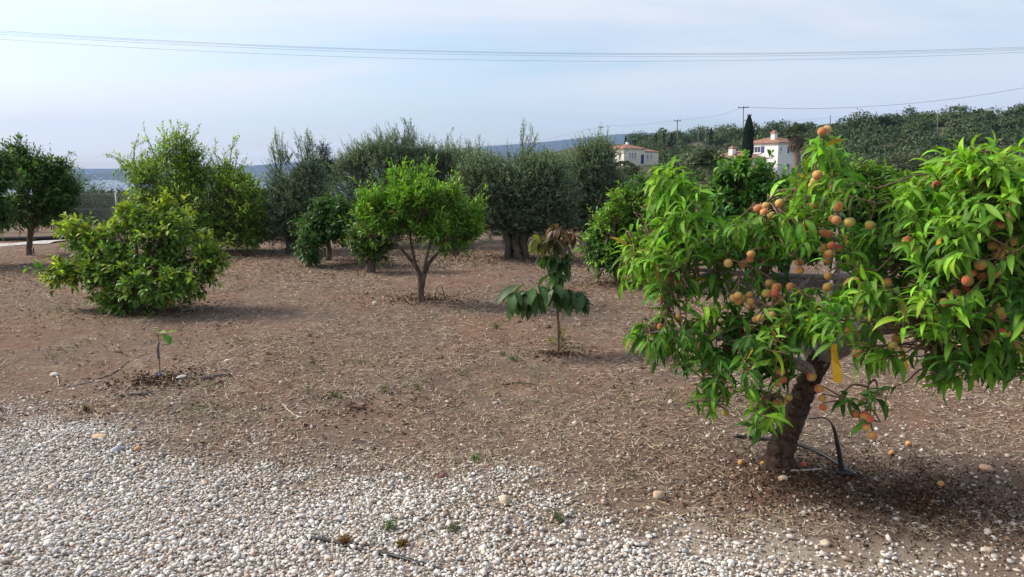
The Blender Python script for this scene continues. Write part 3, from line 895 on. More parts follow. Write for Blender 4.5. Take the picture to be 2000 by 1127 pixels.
olive('dark grey-green olive to the left of the peach, without a visible trunk', 1165, 500,
      [(1150, 340, 60, 58), (1175, 395, 58, 60), (1125, 390, 52, 56), (1200, 372, 36, 44), (1150, 430, 60, 34), (1165, 300, 46, 34)], 3600, 15,
      [(1165, 300, 1170, 272, 0, 8), (1120, 330, 1112, 298, 0, 5)], Y=GY(500) + .6)
olive('pale olive half hidden between the two larger grey-green olives', 895, 484,
      [(885, 330, 48, 46), (925, 325, 44, 40), (900, 380, 60, 50)], 1500, 16, [(890, 300, 885, 275, 0, 5), (915, 300, 915, 278, 0, 5)], Y=GY(484) + 1.6)

# citrus behind the peach
b7 = G(1212, 556)
tree('citrus_tree', 'dark citrus with one bright lime-green upright shoot, left of the peach', b7, b7[1],
     [(1200, 455, 62, 50), (1175, 470, 44, 40), (1240, 430, 60, 66), (1215, 490, 54, 34), (1255, 375, 46, 44), (1190, 508, 32, 20, -.2)], 1600, 10, .16, CIT4, .085, .034, (.052, .145, .030), (.22, .42, .045), 1.0,
     rtrunk=.06, fork=W(1212, 500, b7[1]), up=.3, gap=.3, gscale=3.5, seed=21, sprouts=[(1195, 445, 1205, 380, -.4, 26), (1200, 440, 1212, 388, -.4, 16), (1185, 455, 1182, 418, -.4, 14)])
b8 = G(1505, 548)
tree('citrus_tree', 'tall dark glossy citrus standing behind the middle of the peach', b8, b8[1],
     [(1470, 358, 74, 56), (1435, 400, 60, 66), (1505, 395, 66, 68), (1470, 455, 84, 62), (1540, 430, 56, 70), (1415, 455, 52, 54)], 1500, 10, .18, BROAD, .135, .055, (.058, .155, .032), (.14, .30, .048), 1.0,
     rtrunk=.06, fork=W(1520, 510, b8[1]), up=.3, droop=.25, gap=.3, gscale=3.0, seed=22, nparts=150, wnorm=2.0,
     trunk=[([G(1530, 552), W(1528, 525, b8[1]), W(1515, 500, b8[1])], [.05, .04, .03]), ([G(1532, 552), W(1537, 525, b8[1]), W(1545, 500, b8[1])], [.05, .04, .03])])
b9 = G(1672, 560)
tree('citrus_tree', 'wide green citrus with pale new tips, behind the right half of the peach', b9, b9[1],
     [(1640, 395, 78, 72), (1705, 385, 76, 62), (1750, 430, 60, 70), (1600, 445, 74, 62), (1680, 460, 90, 60), (1610, 375, 52, 50), (1695, 360, 52, 40)], 2100, 10, .17, CIT4, .115, .046, (.060, .155, .030), (.18, .33, .045), 1.0,
     rtrunk=.06, fork=W(1672, 520, b9[1]), up=.3, gap=.3, gscale=3.2, seed=23, wnorm=2.0, sprouts=[(1690, 360, 1700, 325, -.2, 7), (1675, 365, 1673, 330, -.2, 7)])
b10 = G(1900, 556)
tree('citrus_tree', 'green citrus mostly hidden behind the right end of the peach', b10, b10[1],
     [(1860, 425, 80, 70), (1940, 420, 90, 70), (2010, 430, 70, 80)], 900, 10, .17, CIT4, .115, .046, (.042, .10, .022), (.12, .22, .035), .7, rtrunk=.06, fork=W(1900, 500, b10[1]), up=.3, gap=.3, gscale=3.2, seed=24, wnorm=2.0)


# ------------------------------------------------------------------ peach tree
rs = np.random.RandomState(77)
pb = G(1520, 910)
YP = pb[1]
peach = thing('peach_tree', 'low spreading peach tree loaded with orange fruit, leaning trunk, at right front', 'tree', pb)
def PD(x):          # depth of the crown's middle, nearer towards the right
    return 4.05 - (x - 1250) / 700.0 * .95
trunk_pts = [pb - (0, 0, .08), W(1524, 885, YP), W(1545, 830, YP), W(1566, 775, YP), W(1588, 728, YP), W(1603, 700, YP)]
Vt, fst = tube(trunk_pts, [.098, .068, .058, .054, .052, .056], 26, 14, rs, .04, .085)
link('trunk', Bag().add(Vt - pb, fst).data('trunk', M_PEACHBARK, True), peach)
fk = W(1598, 708, YP)
LIMBS = [
    ([fk, W(1680, 615, 4.10), W(1692, 540, 4.12), W(1612, 541, 3.95), (W(1500, 538, 3.85)), W(1420, 532, 3.85), W(1340, 526, 3.9)], [.042, .028, .020, .018, .015, .011, .008]),
    ([W(1420, 532, 3.85), W(1370, 540, 3.8), W(1335, 570, 3.78), W(1306, 605, 3.75)], [.012, .011, .009, .006]),
    ([W(1580, 540, 3.92), W(1565, 562, 3.85), W(1548, 590, 3.8), W(1535, 640, 3.75)], [.014, .013, .011, .007]),
    ([fk, W(1700, 645, 3.75), W(1790, 632, 3.45), W(1870, 590, 3.2), W(1985, 540, 3.05), W(2090, 500, 2.9)], [.052, .043, .036, .030, .024, .014]),
    ([W(1720, 640, 3.7), W(1770, 540, 3.5), W(1840, 440, 3.3), W(1890, 340, 3.15), W(1900, 300, 3.15)], [.030, .024, .018, .011, .006]),
    ([fk, W(1625, 580, 4.0), W(1640, 450, 3.95), W(1620, 340, 3.8), W(1613, 262, 3.75)], [.036, .026, .018, .011, .006]),
    ([W(1590, 728, YP), W(1510, 690, 3.7), W(1420, 662, 3.7), W(1330, 645, 3.8), W(1262, 650, 3.85)], [.036, .026, .018, .011, .006]),
    ([fk, W(1520, 620, 4.15), W(1420, 540, 4.2), W(1345, 440, 4.1), W(1305, 345, 4.0)], [.036, .028, .02, .012, .006]),
    ([W(1700, 648, 3.74), W(1700, 720, 3.6), W(1692, 790, 3.6), W(1688, 846, 3.6)], [.010, .006, .005, .003]),
    ([W(1420, 662, 3.7), W(1405, 720, 3.65), W(1400, 790, 3.62)], [.012, .008, .004]),
    ([W(1530, 695, 3.7), W(1505, 760, 3.6), W(1492, 835, 3.58)], [.016, .010, .005]),
    ([W(1870, 592, 3.2), W(1915, 650, 3.1), W(1945, 720, 3.05)], [.014, .010, .005]),
    ([W(1830, 610, 3.3), W(1835, 680, 3.2), W(1845, 750, 3.15)], [.012, .008, .004]),
    ([W(1985, 540, 3.05), W(1990, 460, 3.0), W(1985, 350, 2.95)], [.018, .012, .006]),
    ([W(1345, 440, 4.1), W(1290, 450, 4.0), W(1235, 480, 3.95)], [.010, .008, .004]),
    ([W(1640, 470, 3.95), W(1560, 430, 3.9), W(1490, 410, 3.8)], [.014, .010, .005]),
]
LP_ = []
for pts, rd in LIMBS:
    P_, r_ = smooth_path(pts, rd, 10)
    LP_.append(P_)
    V, fs = tube(pts, rd, 9, 7, rs, .12, .06)
    link('branch', Bag().add(V - pb, fs).data('branch', M_LIMB, True), peach)
LPTS = np.concatenate(LP_)
# crown regions: px, py, rx, ry, depth offset, shoots, brightness of new growth
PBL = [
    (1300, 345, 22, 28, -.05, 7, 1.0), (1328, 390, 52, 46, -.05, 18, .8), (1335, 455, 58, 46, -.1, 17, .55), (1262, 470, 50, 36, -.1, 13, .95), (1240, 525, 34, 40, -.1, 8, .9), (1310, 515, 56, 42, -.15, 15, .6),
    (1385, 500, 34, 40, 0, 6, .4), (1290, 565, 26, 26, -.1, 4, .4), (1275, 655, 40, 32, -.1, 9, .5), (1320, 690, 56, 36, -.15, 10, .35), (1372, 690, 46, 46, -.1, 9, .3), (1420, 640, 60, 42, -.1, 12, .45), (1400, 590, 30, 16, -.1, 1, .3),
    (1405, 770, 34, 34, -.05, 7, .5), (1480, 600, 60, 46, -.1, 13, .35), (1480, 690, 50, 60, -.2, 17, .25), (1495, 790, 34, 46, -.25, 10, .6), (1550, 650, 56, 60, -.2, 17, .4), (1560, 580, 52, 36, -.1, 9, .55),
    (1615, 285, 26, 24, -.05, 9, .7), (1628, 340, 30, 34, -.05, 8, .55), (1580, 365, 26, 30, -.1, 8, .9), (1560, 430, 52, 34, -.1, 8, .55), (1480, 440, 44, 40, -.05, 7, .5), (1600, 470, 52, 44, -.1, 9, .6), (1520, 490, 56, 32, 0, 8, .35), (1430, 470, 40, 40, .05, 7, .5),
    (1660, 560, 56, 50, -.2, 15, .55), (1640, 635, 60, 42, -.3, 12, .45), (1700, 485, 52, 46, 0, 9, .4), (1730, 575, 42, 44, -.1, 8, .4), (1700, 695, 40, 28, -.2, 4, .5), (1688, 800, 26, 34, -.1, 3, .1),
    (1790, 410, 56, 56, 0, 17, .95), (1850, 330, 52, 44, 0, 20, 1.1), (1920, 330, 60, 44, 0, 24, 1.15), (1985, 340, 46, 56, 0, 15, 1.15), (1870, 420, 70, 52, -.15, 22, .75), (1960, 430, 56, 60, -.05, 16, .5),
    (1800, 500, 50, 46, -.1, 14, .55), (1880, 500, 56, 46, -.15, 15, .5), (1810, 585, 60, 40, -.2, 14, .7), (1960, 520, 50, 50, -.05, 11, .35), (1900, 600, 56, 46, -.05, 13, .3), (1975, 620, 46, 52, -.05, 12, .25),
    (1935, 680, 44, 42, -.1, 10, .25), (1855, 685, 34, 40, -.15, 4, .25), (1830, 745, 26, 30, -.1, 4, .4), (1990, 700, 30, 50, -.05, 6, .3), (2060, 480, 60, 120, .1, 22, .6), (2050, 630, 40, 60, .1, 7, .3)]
# fruit seen in the photograph
FR = """1422,514 1467,496 1465,506 1452,515 1325,553 1308,545 1293,580 1293,615 1289,638 1273,652 1325,622 1442,577 1442,589 1433,582 1464,576 1466,589 1467,602 1454,582 1503,553 1517,561 1513,573 1522,586 1497,573
1486,621 1477,623 1507,616 1461,641 1406,656 1391,659 1515,692 1609,455 1619,457 1610,485 1624,480 1619,497 1638,484 1617,508 1618,539 1617,561 1659,434 1626,427 1563,528 1561,512 1526,442 1507,421 1493,415 1481,408 1496,402 1523,397
1615,253 1607,257 1558,366 1587,363 1592,354 1597,342 1609,334 1830,361 1916,374 1947,414 1952,440 1975,470 1940,479 1828,486 1732,553 1915,517 1897,532 1919,539 1931,520 1943,532 1938,561 1866,572 1885,562 1846,592 1809,614
1942,597 1927,610 1956,611 1934,655 1961,650 1753,662 1998,647 1656,649 1977,685 1675,690 1657,647 1460,724 1524,725 1520,748 1528,741 1494,780 1516,788 1528,784 1540,776 1482,798 1418,778 1416,806 1600,759 1606,777 1607,795
1670,808 1689,811 1699,818 1692,835 1704,850 1743,676 1376,722 1637,403 1590,400 1575,436 1633,430 1700,440 1890,548 1950,497 1960,486 1920,665 1905,680 1880,650 1772,470 1545,560 1590,600 1700,620 1585,735 1500,645"""
FR = np.array([[float(a) for a in q.split(',')] for q in FR.split()])
rs = np.random.RandomState(78)
SB, ST, SN = [], [], []
for (cx_, cy_, rx, ry, dd_, cnt, br) in PBL:
    cnt = int(round(cnt * 1.42))
    for k in range(cnt):
        a_ = rs.uniform(0, 6.283); q = rs.uniform(0, 1) ** .55
        x_ = cx_ + rx * q * math.cos(a_); y_ = cy_ + ry * q * math.sin(a_)
        Yd = PD(x_) + dd_ + rs.uniform(-.32, .30)
        tip = W(x_, y_, Yd)
        j = np.argmin(np.linalg.norm(LPTS - tip, axis=1))
        ln = rs.uniform(.12, .26)
        dv = tip - LPTS[j]
        dl = np.linalg.norm(dv) + 1e-6
        dv = dv / dl
        dv = dv + np.array([0, 0, .35 if br > .5 else -.15]) + rs.normal(0, .25, 3)
        dv /= np.linalg.norm(dv)
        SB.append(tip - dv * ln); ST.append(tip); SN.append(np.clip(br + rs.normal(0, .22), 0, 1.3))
SB = np.array(SB); ST = np.array(ST); SN = np.array(SN)
D = ST - SB; L = np.linalg.norm(D, axis=1); D /= L[:, None]
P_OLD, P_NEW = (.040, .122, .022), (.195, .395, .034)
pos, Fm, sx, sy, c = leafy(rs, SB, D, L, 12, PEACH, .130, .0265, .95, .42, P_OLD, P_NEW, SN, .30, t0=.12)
# a few yellowed leaves
yl = rs.uniform(0, 1, len(pos)) < .006
c[yl] = np.array([.62, .42, .03])
# fruit: just inside the front of the crown around each spot
fr_pos = []
for x_, y_ in FR:
    Yd = PD(x_) - .15 + rs.uniform(-.12, .10)
    if y_ > 720: Yd = PD(x_) - .12
    fr_pos.append(W(x_, y_, Yd))
fr_pos = np.array(fr_pos)
ctr = pos + Fm[:, :, 0] * (sx * .5)[:, None]
qx, qy = project(ctr)
keep = np.ones(len(pos), bool)
for (x_, y_), fp in zip(FR, fr_pos):
    near = (np.hypot(qx - x_, qy - y_) < 26) & (ctr[:, 1] < fp[1] + .03)
    keep &= ~(near & (rs.uniform(0, 1, len(pos)) < .56))
tx, ty = project(pos + Fm[:, :, 0] * sx[:, None])
# the leaning trunk and the two horizontal limbs show between the leaves
for (x0, y0, x1, y1, w_) in ((1605, 735, 1560, 810, 20), (1490, 540, 1640, 538, 15), (1345, 524, 1400, 530, 11), (1720, 648, 1790, 632, 10), (1630, 690, 1645, 740, 12)):
    for a_, b_ in ((qx, qy), (tx, ty)):
        tpar = np.clip(((a_ - x0) * (x1 - x0) + (b_ - y0) * (y1 - y0)) / ((x1 - x0) ** 2 + (y1 - y0) ** 2), 0, 1)
        dist = np.hypot(a_ - x0 - tpar * (x1 - x0), b_ - y0 - tpar * (y1 - y0))
        keep &= ~((dist < w_) & (rs.uniform(0, 1, len(pos)) < .85))
pos, Fm, sx, sy, c = pos[keep], Fm[keep], sx[keep], sy[keep], c[keep]
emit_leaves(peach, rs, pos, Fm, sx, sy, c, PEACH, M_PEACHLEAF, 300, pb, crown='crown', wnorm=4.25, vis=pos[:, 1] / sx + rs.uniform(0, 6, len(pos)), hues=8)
bag = Bag()
V, f = sticks(SB, ST, .0032, .0018, 5); bag.add(V - pb, f)
for a_ in SB:
    j = np.argmin(np.linalg.norm(LPTS - a_, axis=1))
    q = LPTS[j]
    if np.linalg.norm(q - a_) < .03: continue
    V, fs = tube([q, (q + a_) * .5 + np.array([0, 0, .03]) + rs.normal(0, .012, 3), a_], [.006, .0045, .003], 5, 4)
    bag.add(V - pb, fs)
for a_ in fr_pos:
    CA = np.concatenate([LPTS, SB, SB * .5 + ST * .5]); j = np.argmin(np.linalg.norm(CA - a_ - np.array([0, 0, .04]), axis=1)); q = CA[j]
    V, fs = tube([q, (q + a_) * .5 + np.array([0, 0, .012]), a_ + np.array([0, 0, .02])], [.005, .004, .003], 5, 4)
    bag.add(V - pb, fs)
link('twigs', bag.data('twigs', M_TWIG, True), peach, kind='stuff')

def peach_mesh(seed, ca, cb_, cg):
    """round fruit with a suture and a hollow at the stalk"""
    r_ = np.random.RandomState(seed)
    nu, nv = 18, 11
    V = [(0, 0, .93)]; 
    for i in range(1, nv):
        th = math.pi * i / nv
        for j in range(nu):
            ph = 2 * math.pi * j / nu
            rr = 1.0 - .10 * math.exp(-(ph - math.pi) ** 2 / .05) * math.sin(th) + .03 * math.sin(2 * ph + seed)
            dz = -.16 * math.exp(-(th / .38) ** 2) + .06 * math.exp(-((math.pi - th) / .3) ** 2)
            V.append((rr * math.sin(th) * math.cos(ph), rr * math.sin(th) * math.sin(ph), math.cos(th) * .97 + dz))
    V.append((0, 0, -1.04)); V = np.array(V)
    f3 = [[0, 1 + j, 1 + (j + 1) % nu] for j in range(nu)]
    f4 = []
    for i in range(nv - 2):
        for j in range(nu):
            a_ = 1 + i * nu + j; b_ = 1 + i * nu + (j + 1) % nu
            f4.append([a_, a_ + nu, b_ + nu, b_])
    last = len(V) - 1
    f3 += [[last, 1 + (nv - 2) * nu + (j + 1) % nu, 1 + (nv - 2) * nu + j] for j in range(nu)]
    axis = r_.normal(0, 1, 3); axis /= np.linalg.norm(axis)
    k = sstep(-.3, .8, V @ axis + .5 * (vnoise(V, 2.0, seed) - .5))[:, None]
    g = sstep(.3, 1.0, -(V @ axis) + .4 * (vnoise(V, 1.5, seed + 3) - .5))[:, None]
    C = np.asarray(ca) * (1 - k) + np.asarray(cb_) * k
    C = C * (1 - .7 * g) + np.asarray(cg) * .7 * g
    return mesh_data('peach', V, [np.array(f3), np.array(f4)], C, True, M_PEACH)
M_PEACH = attr_mat('peach_skin', .62, .3, .12, 9.)
pn = [x for x in M_PEACH.node_tree.nodes if x.type == 'BSDF_PRINCIPLED'][0]
pn.inputs['Sheen Weight'].default_value = .35
pn.inputs['Sheen Roughness'].default_value = .5
OR_, PK_, GR_ = (.55, .265, .062), (.53, .105, .05), (.36, .31, .055)
PM = [peach_mesh(1, OR_, PK_, GR_), peach_mesh(2, (.54, .29, .085), (.48, .175, .06), (.44, .32, .07)), peach_mesh(3, (.49, .245, .068), (.43, .14, .05), (.39, .28, .06)),
      peach_mesh(4, (.44, .32, .065), (.47, .215, .055), (.28, .29, .045)), peach_mesh(5, (.56, .30, .08), (.53, .09, .05), (.38, .33, .06))]
rp = np.random.RandomState(9)
for (x_, y_), p_ in zip(FR, fr_pos):
    k = rp.choice(5, p=[.18, .26, .28, .20, .08] if x_ < 1680 else [.35, .1, .1, .1, .35])
    o = link('peach', PM[k], peach, Vector(p_ - pb))
    s_ = rp.uniform(.0180, .0248)
    o.scale = (s_, s_, s_ * rp.uniform(.93, 1.05))
    o.rotation_euler = (rp.uniform(-.5, .5), rp.uniform(-.5, .5), rp.uniform(0, 6.28))

# fallen fruit
for lab, x_, y_ in (('small fallen peach left of the peach trunk foot', 1447, 904), ('tiny fallen peach beside the peach trunk foot', 1491, 907), ('fallen peach behind the pale stick at the peach trunk', 1569, 909),
                    ('red fallen peach on soil far right of the irrigation riser', 1774, 867), ('yellowish fallen peach right of the riser pipe', 1741, 884), ('fallen peach on dark soil below the riser, at right', 1837, 950),
                    ('orange fruit fallen at the right foot of the citrus bush', 371, 581)):
    q = G(x_, y_)
    big = y_ < 600
    o = link('fallen_peach' if not big else 'fallen_orange', PM[rp.randint(0, 5)], None, None, label=lab, category='fruit', group='fallen fruit')
    s_ = .040 if big else .017
    o.scale = (s_,) * 3
    o.location = (q[0], q[1], q[2] + s_ * .85)
    o.rotation_euler = (rp.uniform(0, 3), rp.uniform(0, 3), 0)

# yellow sticky traps hanging in the peach
M_TRAP, t, out = mat('sticky_yellow')
tcx = N(t, 'ShaderNodeTexCoord'); vo = N(t, 'ShaderNodeTexVoronoi'); setin(vo, Scale=70.)
t.links.new(tcx.outputs['Object'], vo.inputs['Vector'])
mr = N(t, 'ShaderNodeMapRange'); setin(mr, From_Min=.12, From_Max=.22); t.links.new(vo.outputs['Distance'], mr.inputs[0])
mx = N(t, 'ShaderNodeMix', data_type='RGBA'); mx.inputs[6].default_value = (.18, .11, .01, 1); mx.inputs[7].default_value = (.80, .46, .012, 1)
t.links.new(mr.outputs[0], mx.inputs[0])
p = N(t, 'ShaderNodeBsdfPrincipled'); setin(p, Roughness=.35); t.links.new(mx.outputs[2], p.inputs['Base Color'])
t.links.new(p.outputs[0], out.inputs[0])
for lab, x_, y0, y1, w_, Yd in (('long yellow sticky trap hanging right of the peach trunk', 1632, 672, 745, 19, 3.38), ('short yellow sticky trap hanging in the middle right of the peach', 1764, 672, 722, 12, 3.35)):
    a_ = W(x_ - 3, y0, Yd); b_ = W(x_ + 4, y1, Yd)
    wd = w_ / F * Yd
    V = []
    for i, tq in enumerate(np.linspace(0, 1, 6)):
        cpt = a_ + (b_ - a_) * tq
        w2 = wd * (.62 + .38 * tq) * .5
        V += [cpt + (-w2, .004 * math.sin(i), 0), cpt + (w2, .012 * math.sin(i * 1.3), -.01 * (i == 5))]
    V = np.array(V); V2 = V + np.array([0, .0025, 0])
    f = [[2 * i, 2 * i + 1, 2 * i + 3, 2 * i + 2] for i in range(5)]
    f += [[12 + 2 * i, 12 + 2 * i + 2, 12 + 2 * i + 3, 12 + 2 * i + 1] for i in range(5)]
    f += [[0, 2 * 6, 13, 1], [10, 11, 23, 22]] + [[2 * i, 2 * i + 2, 14 + 2 * i, 12 + 2 * i] for i in range(5)] + [[2 * i + 1, 13 + 2 * i, 15 + 2 * i, 2 * i + 3] for i in range(5)]
    tr = thing('sticky_trap', lab, 'trap', a_, 'yellow sticky traps')
    link('strip', mesh_data('strip', np.vstack([V, V2]) - a_, np.array(f), None, False, M_TRAP), tr)
    Vw, fw = tube([a_ + (0, .001, 0), a_ + (.01, .03, .08)], [.0012, .0012], 5, 2)
    link('hanging_wire', Bag().add(Vw - a_, fw).data('hanging_wire', M_TWIG), tr)

# irrigation at the peach
M_PIPE = noise_mat('black_plastic', (.010, .010, .011), (.022, .021, .021), 30, .45, .5, .1, .002)
def gp(px, py, lift=0.0):
    q = G(px, py); q[2] += lift; return q
base_ = gp(1646, 922)
irr = thing('irrigation_riser', 'black irrigation pipe with upright riser right of the peach trunk', 'pipe', base_)
V, fs = tube([gp(1432, 857, .01), gp(1475, 862, .012), gp(1530, 872, .03), gp(1590, 887, .03), gp(1640, 908, .022), gp(1674, 928, .008)], [.0105] * 6, 10, 5)
link('supply_pipe', Bag().add(V - base_, fs).data('supply_pipe', M_PIPE, True), irr)
Yr = base_[1]
V, fs = tube([base_ - (0, 0, .01), W(1640, 890, Yr), W(1632, 850, Yr), W(1627, 832, Yr)], [.016, .012, .0095, .008], 10, 5)
link('riser_pipe', Bag().add(V - base_, fs).data('riser_pipe', M_PIPE, True), irr)
V, fs = tube([W(1627, 836, Yr), W(1622, 824, Yr), W(1606, 816, Yr + .02), W(1580, 818, Yr + .1)], [.0042, .0035, .0035, .0035], 8, 6)
link('micro_tube', Bag().add(V - base_, fs).data('micro_tube', M_PIPE, True), irr)
V, fs = tube([base_ + (-.03, 0, .012), base_ + (0, 0, .02), base_ + (.045, -.02, .012)], [.019, .022, .017], 10, 3)
link('elbow', Bag().add(V - base_, fs).data('elbow', M_PIPE, True), irr)
bo_ = gp(862, 590)
irr2 = thing('irrigation_riser', 'thin arched dripper tube on soil right of the bright green citrus trunk', 'pipe', bo_)
Yq = bo_[1]
V, fs = tube([gp(850, 583, 0), W(851, 570, Yq), W(857, 559, Yq), W(864, 562, Yq), W(869, 586, Yq)], [.006, .005, .004, .005, .008], 7, 5)
link('dripper_tube', Bag().add(V - bo_, fs).data('dripper_tube', M_PIPE, True), irr2)
V, fs = tube([gp(570, 1045, .004), gp(610, 1052, .012), gp(660, 1060, .013), gp(712, 1074, .008), gp(760, 1082, .012), gp(810, 1097, .008), gp(880, 1116, -.004)], [.0085] * 7, 9, 6)
q0 = gp(700, 1070)
link('drip_hose', Bag().add(V - q0, fs).data('drip_hose', M_PIPE, True), None, Vector(q0), label='black drip hose half buried in the white gravel', category='hose')

# ------------------------------------------------------------------ reddish sapling (large drooping leaves)
rs = np.random.RandomState(31)
ab = G(1090, 688); YA = ab[1]
av = thing('fruit_sapling', 'slender sapling with large drooping leaves, reddish at the top', 'sapling', ab)
V, fs = tube([ab - (0, 0, .03), W(1091, 640, YA), W(1087, 590, YA), W(1088, 540, YA), W(1086, 490, YA), W(1086, 445, YA)], [.014, .012, .010, .008, .006, .004], 8, 6, rs, .1)
link('stem', Bag().add(V - ab, fs).data('stem', M_TWIG, True), av)
bag = Bag()
for pts in ([W(1087, 600, YA), W(1055, 575, YA - .05), W(1015, 570, YA - .1)], [W(1088, 595, YA), W(1112, 572, YA), W(1138, 572, YA)], [W(1088, 540, YA), W(1060, 500, YA), W(1050, 470, YA)], [W(1087, 535, YA), W(1105, 490, YA), W(1116, 458, YA)], [W(1087, 590, YA), W(1080, 572, YA - .15), W(1075, 560, YA - .2)]):
    V, fs = tube(pts, [.006, .005, .003], 6, 5); bag.add(V - ab, fs)
link('side_stems', bag.data('side_stems', M_TWIG, True), av)
AVG, AVR, AVY = np.array([.048, .105, .030]), np.array([.125, .072, .042]), np.array([.13, .15, .03])
AVL = [blade(7, .38, a, fo, tw, .48) for a, fo, tw in ((1.0, .15, .2), (.6, .2, -.2), (1.4, .15, .3))]
cl = [(1012, 572, -.1, 15, AVG, .17, 26), (1040, 570, -.08, 13, AVG, .17, 26), (1135, 575, 0, 12, AVG, .15, 20), (1110, 572, -.05, 15, AVG, .15, 22), (1078, 565, -.2, 14, AVG, .15, 24), (1085, 535, 0, 10, AVG, .13, 20), (1080, 500, -.05, 14, AVG, .13, 26), (1105, 505, 0, 11, AVG, .13, 22),
      (1052, 468, 0, 9, AVY, .13, 18), (1116, 460, 0, 11, AVR, .12, 20), (1086, 445, 0, 14, AVR, .12, 20), (1086, 470, -.05, 13, AVR * .5 + AVG * .5, .13, 30)]
kk = 0
cacheA = {}
for (x_, y_, dy, cnt, c_, ln, sprd) in cl:
    for k in range(int(cnt * 1.45)):
        p_ = W(x_ + rs.normal(0, sprd * .32), y_ + rs.normal(0, sprd * .22), YA + dy + rs.normal(0, .04))
        th = rs.uniform(0, 6.283)
        d_ = np.array([[math.cos(th), math.sin(th), rs.uniform(-2.6, -.3)]])
        Fm1 = frames(d_, np.array([[0, 0, 1.]]) + rs.normal(0, .2, (1, 3)))[0]
        key = (kk % 3, tuple(np.round(c_, 4)), rs.randint(0, 3))
        if key not in cacheA:
            T, tf, sh = AVL[key[0]]
            cc_ = c_ * (.75, 1.0, 1.3)[key[2]]
            cacheA[key] = mesh_data('leaf', T, tf, cc_[None] * sh[:, None], True, M_CITRUS)
        o = bpy.data.objects.new('leaf', cacheA[key]); col.objects.link(o); o.parent = av
        A_ = Fm1 * (ln * rs.uniform(.9, 1.45))
        M_ = Matrix.Identity(4)
        for a1 in range(3):
            for a2 in range(3): M_[a1][a2] = float(A_[a1, a2])
            M_[a1][3] = float(p_[a1] - ab[a1])
        o.matrix_basis = M_
        kk += 1
# weeds and mulch round its foot
def clump(name, label, px, py, n, L, leafL, leafW, colr, seed, cat='weed', group='small weeds on the soil', upb=1.2, m=6, kind=None):
    r_ = np.random.RandomState(seed)
    b_ = G(px, py)
    root = thing(name, label, cat, b_, group)
    th = r_.uniform(0, 6.283, n)
    D_ = np.stack([np.cos(th) * r_.uniform(.2, 1, n), np.sin(th) * r_.uniform(.2, 1, n), np.full(n, upb)], -1)
    D_ /= np.linalg.norm(D_, axis=1)[:, None]
    B_ = b_ + np.stack([r_.normal(0, L * .2, n), r_.normal(0, L * .2, n), np.zeros(n)], -1)
    Ls = L * r_.uniform(.5, 1.1, n)
    p_, F_, s1, s2, c_ = leafy(r_, B_, D_, Ls, m, SLIM, leafL, leafW, .8, 0, colr, np.array(colr) * 1.4, np.full(n, .5))
    emit_leaves(root, r_, p_, F_, s1, s2, c_, SLIM, M_CITRUS, 0, b_, crown='leaves', wnorm=3.8)
    V, f = sticks(B_ - (0, 0, .01), B_ + D_ * Ls[:, None], .0016, .0008)
    link('stems', Bag().add(V - b_, f).data('stems', M_TWIG), root, kind='stuff')
    return root
clump('weed', 'yellow-green weed growing behind the stem of the reddish sapling', 1102, 676, 16, .26, .045, .012, (.12, .15, .03), 1, upb=1.6)
clump('weed', 'small lime weed left of the reddish sapling stem', 1080, 668, 6, .10, .04, .014, (.17, .24, .04), 2)
for k, (lab, x_, y_, n_, L_, c_) in enumerate((('upright green weed on open soil below the bright green citrus', 598, 778, 7, .12, (.07, .14, .035)), ('low green weed beside the upright weed, to its right', 652, 778, 8, .06, (.08, .14, .04)),
        ('green weed in the middle of the soil, second right of the upright weed', 750, 772, 9, .07, (.08, .14, .04)), ('small weed right of centre soil weeds', 815, 762, 7, .05, (.09, .15, .04)), ('tiny fresh weed at the gravel edge in the middle', 932, 900, 7, .05, (.07, .17, .035)),
        ('flat weed in front of the reddish sapling, left one', 980, 690, 8, .05, (.09, .16, .04)), ('flat weed in front of the reddish sapling, right one', 1003, 700, 8, .05, (.08, .16, .04)), ('pale grass tuft left of the reddish sapling', 968, 642, 12, .06, (.10, .15, .05)),
        ('green weed in the white gravel near the drip hose', 768, 1033, 8, .04, (.08, .15, .04)), ('olive weed in gravel right of the drip hose weed', 890, 1040, 9, .05, (.08, .10, .04)), ('grey-green weed in gravel below the middle', 1092, 1020, 9, .045, (.08, .11, .05)),
        ('mossy yellow weed at the left gravel edge', 170, 808, 14, .05, (.13, .11, .035)), ('brown dry moss tuft beside the drip hose', 674, 1060, 16, .035, (.20, .11, .03)), ('brown dry moss tuft in gravel right of the drip hose', 785, 1062, 14, .03, (.18, .11, .04)),
        ('faint weed behind the peach, on the straw', 1720, 775, 9, .06, (.09, .14, .05)), ('faint grass tuft left of the citrus bush fruit', 465, 545, 10, .12, (.10, .14, .05)))):
    clump('weed', lab, x_, y_, n_, L_, .03, .008, c_, 50 + k)

# small grafted seedling
sb = G(313, 742); YS = sb[1]
sd_ = thing('grafted_seedling', 'tiny grafted seedling with a blue tie and a few lime leaves', 'seedling', sb)
V, fs = tube([sb - (0, 0, .02), W(312, 720, YS), W(310, 690, YS), W(309, 650, YS)], [.0062, .0055, .005, .004], 8, 5)
link('stem', Bag().add(V - sb, fs).data('stem', noise_mat('green_stem', (.12, .10, .03), (.20, .16, .05), 40, .6, .3, .2, .002), True), sd_)
V, fs = tube([W(310, 700, YS - .004), W(308, 683, YS - .004), W(310, 668, YS - .004)], [.0085, .0095, .0075], 8, 4, rs, 0, .15)
link('graft_tape', Bag().add(V - sb, fs).data('graft_tape', noise_mat('grey_tape', (.03, .03, .04), (.17, .18, .21), 60, .5), True), sd_)
V, fs = tube([W(313, 738, YS - .003), W(312.5, 730, YS - .003)], [.011, .012], 8, 2, rs, 0, .2)
